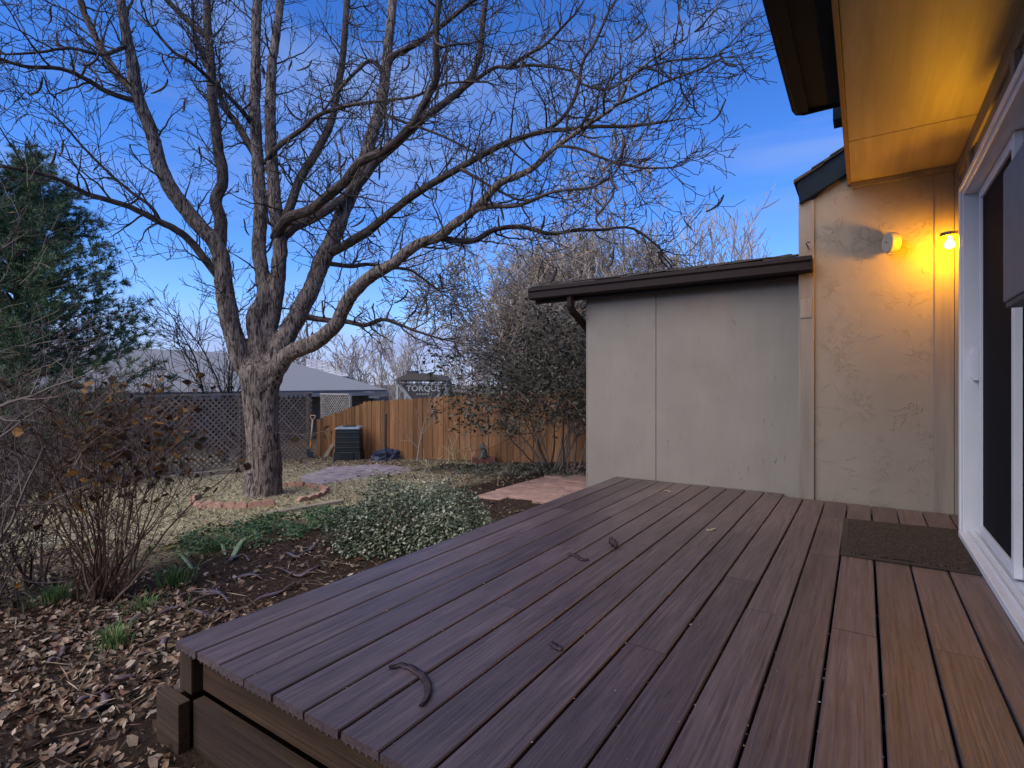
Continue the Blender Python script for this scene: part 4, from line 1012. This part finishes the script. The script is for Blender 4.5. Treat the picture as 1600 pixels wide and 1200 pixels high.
# ------------------------------------------------------------------ trees and shrubs behind
brg = random.Random(55)
def bgtree(name, base, lab, cat, stems, L, r0, lean, cfg, mat, group=None, leaves=0, leafmat='darkleaf', lsize=.05, lowz=-1, rad=.15):
    t = empty(name, tuple(base), lab, cat, group); mb = MB(); tips = []
    for k in range(stems):
        d = Vector((brg.gauss(0, lean), brg.gauss(0, lean), 1)); a = brg.uniform(0, 6.28)
        grow(mb, brg, base + Vector((rad*math.cos(a), rad*math.sin(a), -.1)), d, L*brg.uniform(.7,1.1), r0*brg.uniform(.7,1.1), 0, cfg, tips)
    under(mb.build('branches', M[mat]), t)
    if leaves:
        lv = MB()
        for q, dd in tips:
            if q.z < lowz: continue
            for _ in range(int(leaves + brg.random())):
                l_ = lsize*brg.uniform(.6,1.3); leafshape(lv, q + rvec(brg)*brg.uniform(.0,.16), rvec(brg)+Vector((0,0,.4)), brg.uniform(0,6.28), l_, l_*.5, .1, -.1)
        o = under(lv.build('foliage', M[leafmat]), t); o['kind'] = 'stuff'
    return t
BIG = dict(seg=(.34,.22,.15,.13), zig=.10, wob=.15, up=(.02,.03,.0,-.05), sides=(6,4,3,3), levels=4, per=(5,7,8.5), rel=(.32,.55), ang=(25,65), rmin=.0065, **{'from': .30})
BIG['cut'] = lambda p: p.x > -3.7 + .3*math.sin(p.z*4) or p.x < -7.15 and p.z < 2.1 + .25*math.sin(p.y*3)      # the crown's lower left is bare
bgtree('twiggy_tree', Vector((-6.3, 11.2, -.3)), 'large dense twiggy brown tree behind the board fence', 'tree', 12, 5.8, .07, .38, BIG, 'bgtwig', leaves=.3, leafmat='paleleaf', lsize=.055, rad=.4)
bgtree('twiggy_tree', Vector((-5.3, 11.0, -.25)), 'twiggy brown tree behind the dark shrub and the lean-to corner', 'tree', 6, 3.0, .05, .30, BIG, 'bgtwig', leaves=.3, leafmat='paleleaf', lsize=.05, rad=.3)
SHR = dict(seg=(.16,.10,.08), zig=.10, wob=.16, up=(.02,.02,.0), sides=(5,3,3), levels=3, per=(6,7), rel=(.3,.6), ang=(25,70), rmin=.003, **{'from': .35})
bgtree('dark_shrub', onground(878, 738), 'tall dark-leaved shrub in front of the fence at the lean-to corner', 'shrub', 16, 2.35, .02, .36, SHR, 'bare_stem', leaves=11, leafmat='darkleaf', lsize=.055, lowz=.62, rad=.22)
UPR = dict(seg=(.25,.16,.12), zig=.09, wob=.09, up=(.06,.09,.05), sides=(5,3,3), levels=3, per=(3.2,4.5), rel=(.25,.42), ang=(25,50), rmin=.009, **{'from': .2})
for (px, d, L, r0, lab) in ((1108, 15.0, 5.8, .05, 'slim bare upright tree above the lean-to roof, taller right one'), (1070, 16.0, 5.6, .045, 'slim bare upright tree above the lean-to roof, left one'), (1148, 16.5, 5.7, .045, 'slim bare upright tree above the lean-to roof, nearest the house')):
    p = at(px, 600, d); p.z = 0; bgtree('bare_tree', p, lab, 'tree', 3, L, r0, .10, UPR, 'bgtwig2', 'slim bare trees behind the lean-to')
MID = dict(seg=(.22,.15,.10), zig=.10, wob=.12, up=(.05,.05,.03), sides=(5,3,3), levels=3, per=(4.2,6), rel=(.28,.5), ang=(25,60), rmin=.006, **{'from': .2})
p = at(345, 600, 13.2); p.z = -.7; bgtree('bare_tree', p, 'dark bare young tree behind the lattice, left of the big trunk', 'tree', 4, 4.4, .045, .26, MID, 'twig')
p = at(245, 600, 14.0); p.z = -.7; bgtree('bare_tree', p, 'thin bare tree behind the lattice beside the pine', 'tree', 3, 3.2, .035, .3, MID, 'twig')
FAR = dict(seg=(.35,.22,.18), zig=.08, wob=.12, up=(.06,.06,.05), sides=(4,3,3), levels=3, per=(3.6,4.6), rel=(.25,.45), ang=(20,50), rmin=.014, **{'from': .15})
for (px, d, L, lab) in ((535, 24, 5.0, 'far bare tree right of the neighbouring roof'), (572, 26, 4.4, 'far reddish bare tree left of the lettered hopper'), (500, 25, 5.2, 'far bare tree just right of the big trunk'), (608, 34, 6.2, 'far bare tree with a tall bare tip behind the lettered hopper'), (645, 38, 7.0, 'tallest far bare tree rising over the lettered hopper'), (700, 27, 4.6, 'far bare tree right of the lettered hopper'), (745, 29, 5.0, 'far bare tree low behind the twiggy brown tree')):
    p = at(px, 600, d); p.z = -1.2; bgtree('bare_tree', p, lab, 'tree', 4, L, .07, .2, FAR, 'bgtwig2', 'far bare trees beyond the fence', rad=.5)
# sapling in front of the fence, with a stake
sap = onground(652, 722); SAP = dict(seg=(.14,.10,.08), zig=.08, wob=.08, up=(.03,.03,.0), sides=(6,4,3), levels=3, per=(4.0,3), rel=(.4,.65), ang=(30,55), rmin=.004, **{'from': .12})
bgtree('bare_sapling', sap, 'bare pale-branched sapling in front of the board fence', 'tree', 1, 1.6, .028, .03, SAP, 'bgtwig2', rad=.01)
bgtree('dry_plant', onground(720, 722), 'dry pale stalks at the fence foot, right of the sapling', 'plant', 9, .55, .006, .3, dict(SAP, rmin=.003), 'straw', rad=.25)
bgtree('dry_plant', onground(700, 735), 'dry pale stalks between patio and fence', 'plant', 8, .4, .006, .35, dict(SAP, rmin=.003), 'straw', rad=.3)
q = onY(603, 7.95); mb = MB(); mb.tube([q + Vector((0,0,-.1)), q + Vector((0,0,.55)), q + Vector((.01,0,1.02)), q + Vector((.01,0,1.03))], [.018,.018,.018,.009], 8)
for k in range(5): mb.box(q.x-.024, q.x+.024, q.y-.008, q.y+.008, q.z+.15+k*.18, q.z+.17+k*.18)
tag(mb.build('metal_stake', M['steel']), 'dark metal stake upright beside the tarp bundle', 'stake')

# ------------------------------------------------------------------ yard things
c0 = onY(546, 8.02); comp = empty('compost_bin', tuple(c0), 'square black plastic compost bin with grey lid by the fence corner', 'compost bin'); comp.rotation_euler = (0,0,TH+.12); comp.scale = (.88,.88,1.08)
def tapered(name, mat, wb, wt, z0, z1, parent, bevel=.01, off=(0,0)):
    m_ = MB(); m_.hexa([(off[0]+sx_*wb, off[1]+sy_*wb, z0) for sx_, sy_ in ((-1,-1),(1,-1),(1,1),(-1,1))] + [(off[0]+sx_*wt, off[1]+sy_*wt, z1) for sx_, sy_ in ((-1,-1),(1,-1),(1,1),(-1,1))])
    return m_.build(name, mat, parent, bevel=bevel)
tapered('base_skirt', M['black_plastic'], .345, .325, -.04, .20, comp)
tapered('body', M['black_plastic'], .31, .285, .20, .66, comp)
for k in range(4): tapered('rib', M['black_plastic'], .322-.005*k, .318-.005*k, .27+k*.105, .295+k*.105, comp, .006)
tapered('hatch', M['black_plastic'], .17, .165, .02, .19, comp, .008, (0, -.185))
lid = tapered('lid', M['grey_plastic'], .315, .28, .661, .70, comp, .012)
tapered('lid_rim', M['black_plastic'], .16, .14, .7005, .715, comp, .01)
q = Vector((-11.42, 8.18, gz0(-11.42))); top = Vector((-11.56, 8.36, .46)); sh = empty('shovel', tuple(q), 'D-handled shovel leaning on the lattice near the fence corner', 'shovel')
a = q + Vector((0,0,.22)); dv = (top - a); mb = MB(); e = a + dv*.88; mb.tube([a + dv*.22, e], [.02, .018], 8); under(mb.build('shaft', M['ash'], smooth=True), sh)
mb = MB(); mb.tube([a, a + dv*.23], [.021, .021], 8); under(mb.build('grip_sleeve', M['orange'], smooth=True), sh)
s_ = RV*.055; u = dv.normalized(); mb = MB(); mb.tube([e, e + u*.03 - s_*.5, e + u*.06 - s_, e + u*.115 - s_*1.05, e + u*.12, e + u*.115 + s_*1.05, e + u*.06 + s_, e + u*.03 + s_*.5, e], [.013]*9, 6); under(mb.build('d_handle', M['ash'], smooth=True), sh)
mb = MB(); bl = a; mb.hexa([tuple(bl + RV*x_ + FV*y_ + Vector((0,0,z_))) for x_, y_, z_ in ((-.05,-.006,-.27),(.05,-.006,-.27),(.05,.006,-.27),(-.05,.006,-.27),(-.10,-.012,.0),(.10,-.012,.0),(.10,.004,.0),(-.10,.004,.0))]); under(mb.build('blade', M['steel'], bevel=.004), sh)
# tarp bundle
q = onY(604, 8.22); mb = MB(); nu, nv = 22, 12
for j in range(nv+1):
    for i in range(nu):
        a = 2*math.pi*i/nu; b = math.pi*.5*j/nv; rr = 1 + .28*mnoise.noise(Vector((math.cos(a)*2, math.sin(a)*2, j*.4))) + .12*mnoise.noise(Vector((math.cos(a)*7, math.sin(a)*7, j*1.1)))
        mb.v.append((.34*rr*math.cos(a)*math.cos(b), .20*rr*math.sin(a)*math.cos(b), .30*rr*math.sin(b)-.03))
for j in range(nv):
    for i in range(nu): mb.face([j*nu+i, j*nu+(i+1)%nu, (j+1)*nu+(i+1)%nu, (j+1)*nu+i])
o = mb.build('tarp_bundle', M['tarp']); o.location = q; o.rotation_euler = (0,0,TH); tag(o, 'crumpled dark blue tarp bundle at the foot of the fence', 'tarp')
# leaning board by the shovel
q = Vector((-11.05, 8.30, gz0(-11.05))); mb = MB(); mb.hexa([tuple(q + RV*x_ + FV*y_ + Vector((0,0,z_))) for x_, y_, z_ in ((-.05,0,-.02),(.05,0,-.02),(.05,.03,-.02),(-.05,.03,-.02),(.16,.10,.36),(.25,.10,.36),(.25,.13,.36),(.16,.13,.36))]); tag(mb.build('leaning_board', M['timber']), 'short grey board leaning between shovel and compost bin', 'board')
# lantern on bricks
q = onY(755, 8.25); ln = empty('garden_lantern', tuple(q + Vector((0,0,.12))), 'small grey stone lantern standing on bricks by the fence', 'lantern')
for k, (z0, r0, r1, h) in enumerate(((0,.11,.11,.02), (.02,.085,.06,.17), (.19,.095,.02,.06), (.25,.018,.018,.03))):
    m_ = MB(); m_.tube([Vector((0,0,z0)), Vector((0,0,z0+h))], [r0, r1], 8); m_.build(('foot','body','cap','finial')[k], M['lantern'], ln)
for k, (dx, dy, dz, rz) in enumerate(((-.10,0,0,.1), (.13,.02,0,-.05), (.03,.0,.0,0))):
    if k == 2: continue
    mb = MB(); mb.box(-.11,.11,-.09,.09,-.03,.12); o = mb.build('brick', M['brick'], bevel=.006); o.location = q + RV*dx + FV*dy + Vector((0,0,-.001)); o.rotation_euler = (0,0,TH+rz)
    tag(o, ('red brick under the left of the stone lantern', 'red brick under the right of the stone lantern')[k], 'brick', 'bricks under the lantern')

# ------------------------------------------------------------------ neighbouring houses and the lettered hopper beyond the fence
def roofplane(mb, q, th=.08):
    a, b, c, d = [Vector(z) for z in q]; i = len(mb.v); n = (b-a).cross(d-a).normalized(); W, L = (b-a).length, (d-a).length
    mb.v += [tuple(z) for z in (a,b,c,d)] + [tuple(z - n*th) for z in (a,b,c,d)]
    mb.face([i,i+1,i+2,i+3], [(0,0),(W,0),(W,L),(0,L)]); mb.face([i+7,i+6,i+5,i+4])
    for k in range(4): mb.face([i+k, i+4+k, i+4+(k+1)%4, i+(k+1)%4])
nh = empty('neighbour_house', (-22, 4, -1.4), 'neighbouring house with a wide grey shingle roof beyond the lattice', 'house')
EZ = EYE - .30
mb = MB(); mb.box(-26.0, -16.6, -7, 14.6, -1.6, EZ-.02); under(mb.build('wall', M['greenside']), nh)
mb = MB(); roofplane(mb, [(-16, 15.0, EZ), (-16, -8, EZ), (-21.6, -8, EZ+1.50), (-21.6, 13.2, EZ+1.50)]); roofplane(mb, [(-27.2, -8, EZ), (-27.2, 15, EZ), (-21.6, 13.2, EZ+1.50), (-21.6, -8, EZ+1.50)]); roofplane(mb, [(-27.2, 15, EZ), (-16, 15, EZ), (-21.6, 13.2, EZ+1.50), (-21.61, 13.2, EZ+1.50)])
under(mb.build('roof', M['nroof']), nh)
mb = MB(); mb.box(-16.12, -15.98, -8, 15.1, EZ-.14, EZ-.01); under(mb.build('gutter', M['paleside']), nh)
mb = MB(); mb.box(-21.0, -20.7, 6.9, 7.2, EZ+1.45, EZ+1.78); under(mb.build('roof_vent', M['paleside']), nh)
nw = empty('neighbour_garage', (-19, 18, -1.4), 'low neighbouring garage with grey gable roof right of the big trunk', 'house')
g0 = at(470, 617, 22); 
def G(px, py, d): return tuple(at(px, py, d))
mb = MB(); roofplane(mb, [G(440,614,21), G(590,616,23), G(545,584,26.5), G(420,562,25)]); under(mb.build('roof', M['nroof']), nw)
mb = MB(); roofplane(mb, [G(478,588,21.5), G(545,588,22.5), G(535,566,24.5), G(478,560,23.5)]); under(mb.build('dormer_roof', M['nroof']), nw)
mb = MB(); p0, p1 = at(488,590,21.6), at(542,590,22.4); p2, p3 = at(548,620,22.6), at(482,620,21.7); n_ = Vector((-SN*.9, CS*.9, 0)); mb.hexa([p3, p2, p2+n_, p3+n_, p0, p1, p1+n_, p0+n_]); under(mb.build('dormer_wall', M['paleside']), nw)
mb = MB(); p0, p1 = at(440,616,21.05), at(592,618,23.05); mb.hexa([p0+Vector((0,0,-.12)), p1+Vector((0,0,-.12)), p1+n_*.1+Vector((0,0,-.12)), p0+n_*.1+Vector((0,0,-.12)), p0, p1, p1+n_*.1, p0+n_*.1]); under(mb.build('gutter', M['paleside']), nw)
mb = MB(); p0, p1 = at(446,619,21.6), at(585,621,23.4); lo = Vector((0,0,-1.4)); mb.hexa([p0+lo, p1+lo, p1+lo+n_*3, p0+lo+n_*3, p0, p1, p1+n_*3, p0+n_*3]); under(mb.build('wall', M['greenside']), nw)
HB = at(655, 600, 20.0); HB.z = -1.0
hop = empty('lettered_hopper', tuple(HB), 'dark hopper on white posts lettered TORQUE beyond the board fence', 'hopper'); hop.rotation_euler = (0,0,TH-.05)
m1 = F/20.0
def HX(px): return (px-655)/m1
def HZ(py): return (600-py)/m1 + EYE + 1.0
mb = MB(); mb.prism([(HX(626),HZ(601)), (HX(652),HZ(632)), (HX(672),HZ(632)), (HX(694),HZ(601))], 1, 0, 1.2); mb.build('hopper', M['darkpaint'], hop)
for xa, xb in ((622,650), (697,674)):
    mb = MB(); mb.tube([Vector((HX(xa), -.03, HZ(600))), Vector((HX(xb), -.03, HZ(634)))], [.05,.05], 4); mb.build('side_bar', M['whitepaint'], hop)
for k, py in enumerate((594.5, 599)):
    mb = MB(); mb.box(HX(619), HX(697), -.05, 1.25, HZ(py+1.6), HZ(py)); mb.build('beam', M['darkpaint'] if k else M['paleside'], hop)
for px in (620.5, 696):
    for yy in (0, 1.2):
        mb = MB(); mb.box(HX(px)-.045, HX(px)+.045, yy-.045, yy+.045, 0, HZ(595)); mb.build('post', M['whitepaint'], hop)
mb = MB(); mb.prism([(HX(617),HZ(594)), (HX(700),HZ(594)), (HX(690),HZ(587)), (HX(664),HZ(583)), (HX(640),HZ(584)), (HX(628),HZ(588))], 1, -.2, 1.4); mb.build('canopy', M['nroof2'], hop)
mb = MB(); mb.box(HX(632), HX(647), .3, .8, HZ(586), HZ(579)); mb.build('vent_box', M['darkpaint'], hop)
fc = bpy.data.curves.new('lettering', 'FONT'); fc.body = 'TORQUE'; fc.size = .30; fc.extrude = .008; fc.space_character = 1.05; fc.align_x = 'CENTER'; fc.offset = .008
fo = bpy.data.objects.new('tmp', fc); COL.objects.link(fo); bpy.context.view_layer.update()
me = bpy.data.meshes.new_from_object(fo.evaluated_get(bpy.context.evaluated_depsgraph_get())); bpy.data.objects.remove(fo)
me.transform(Matrix.Scale(1.05, 4, (1,0,0))); me.materials.clear(); me.materials.append(M['whitepaint'])
o = bpy.data.objects.new('lettering', me); COL.objects.link(o); o.parent = hop; o.location = (HX(662), -.015, HZ(611)); o.rotation_euler = (R(90),0,0)
mb = MB()
for k in range(5): mb.box(HX(651+k*4.2), HX(653.6+k*4.2), -.012, -.002, HZ(617), HZ(614.5))
mb.build('small_marking', M['paleside'], hop)
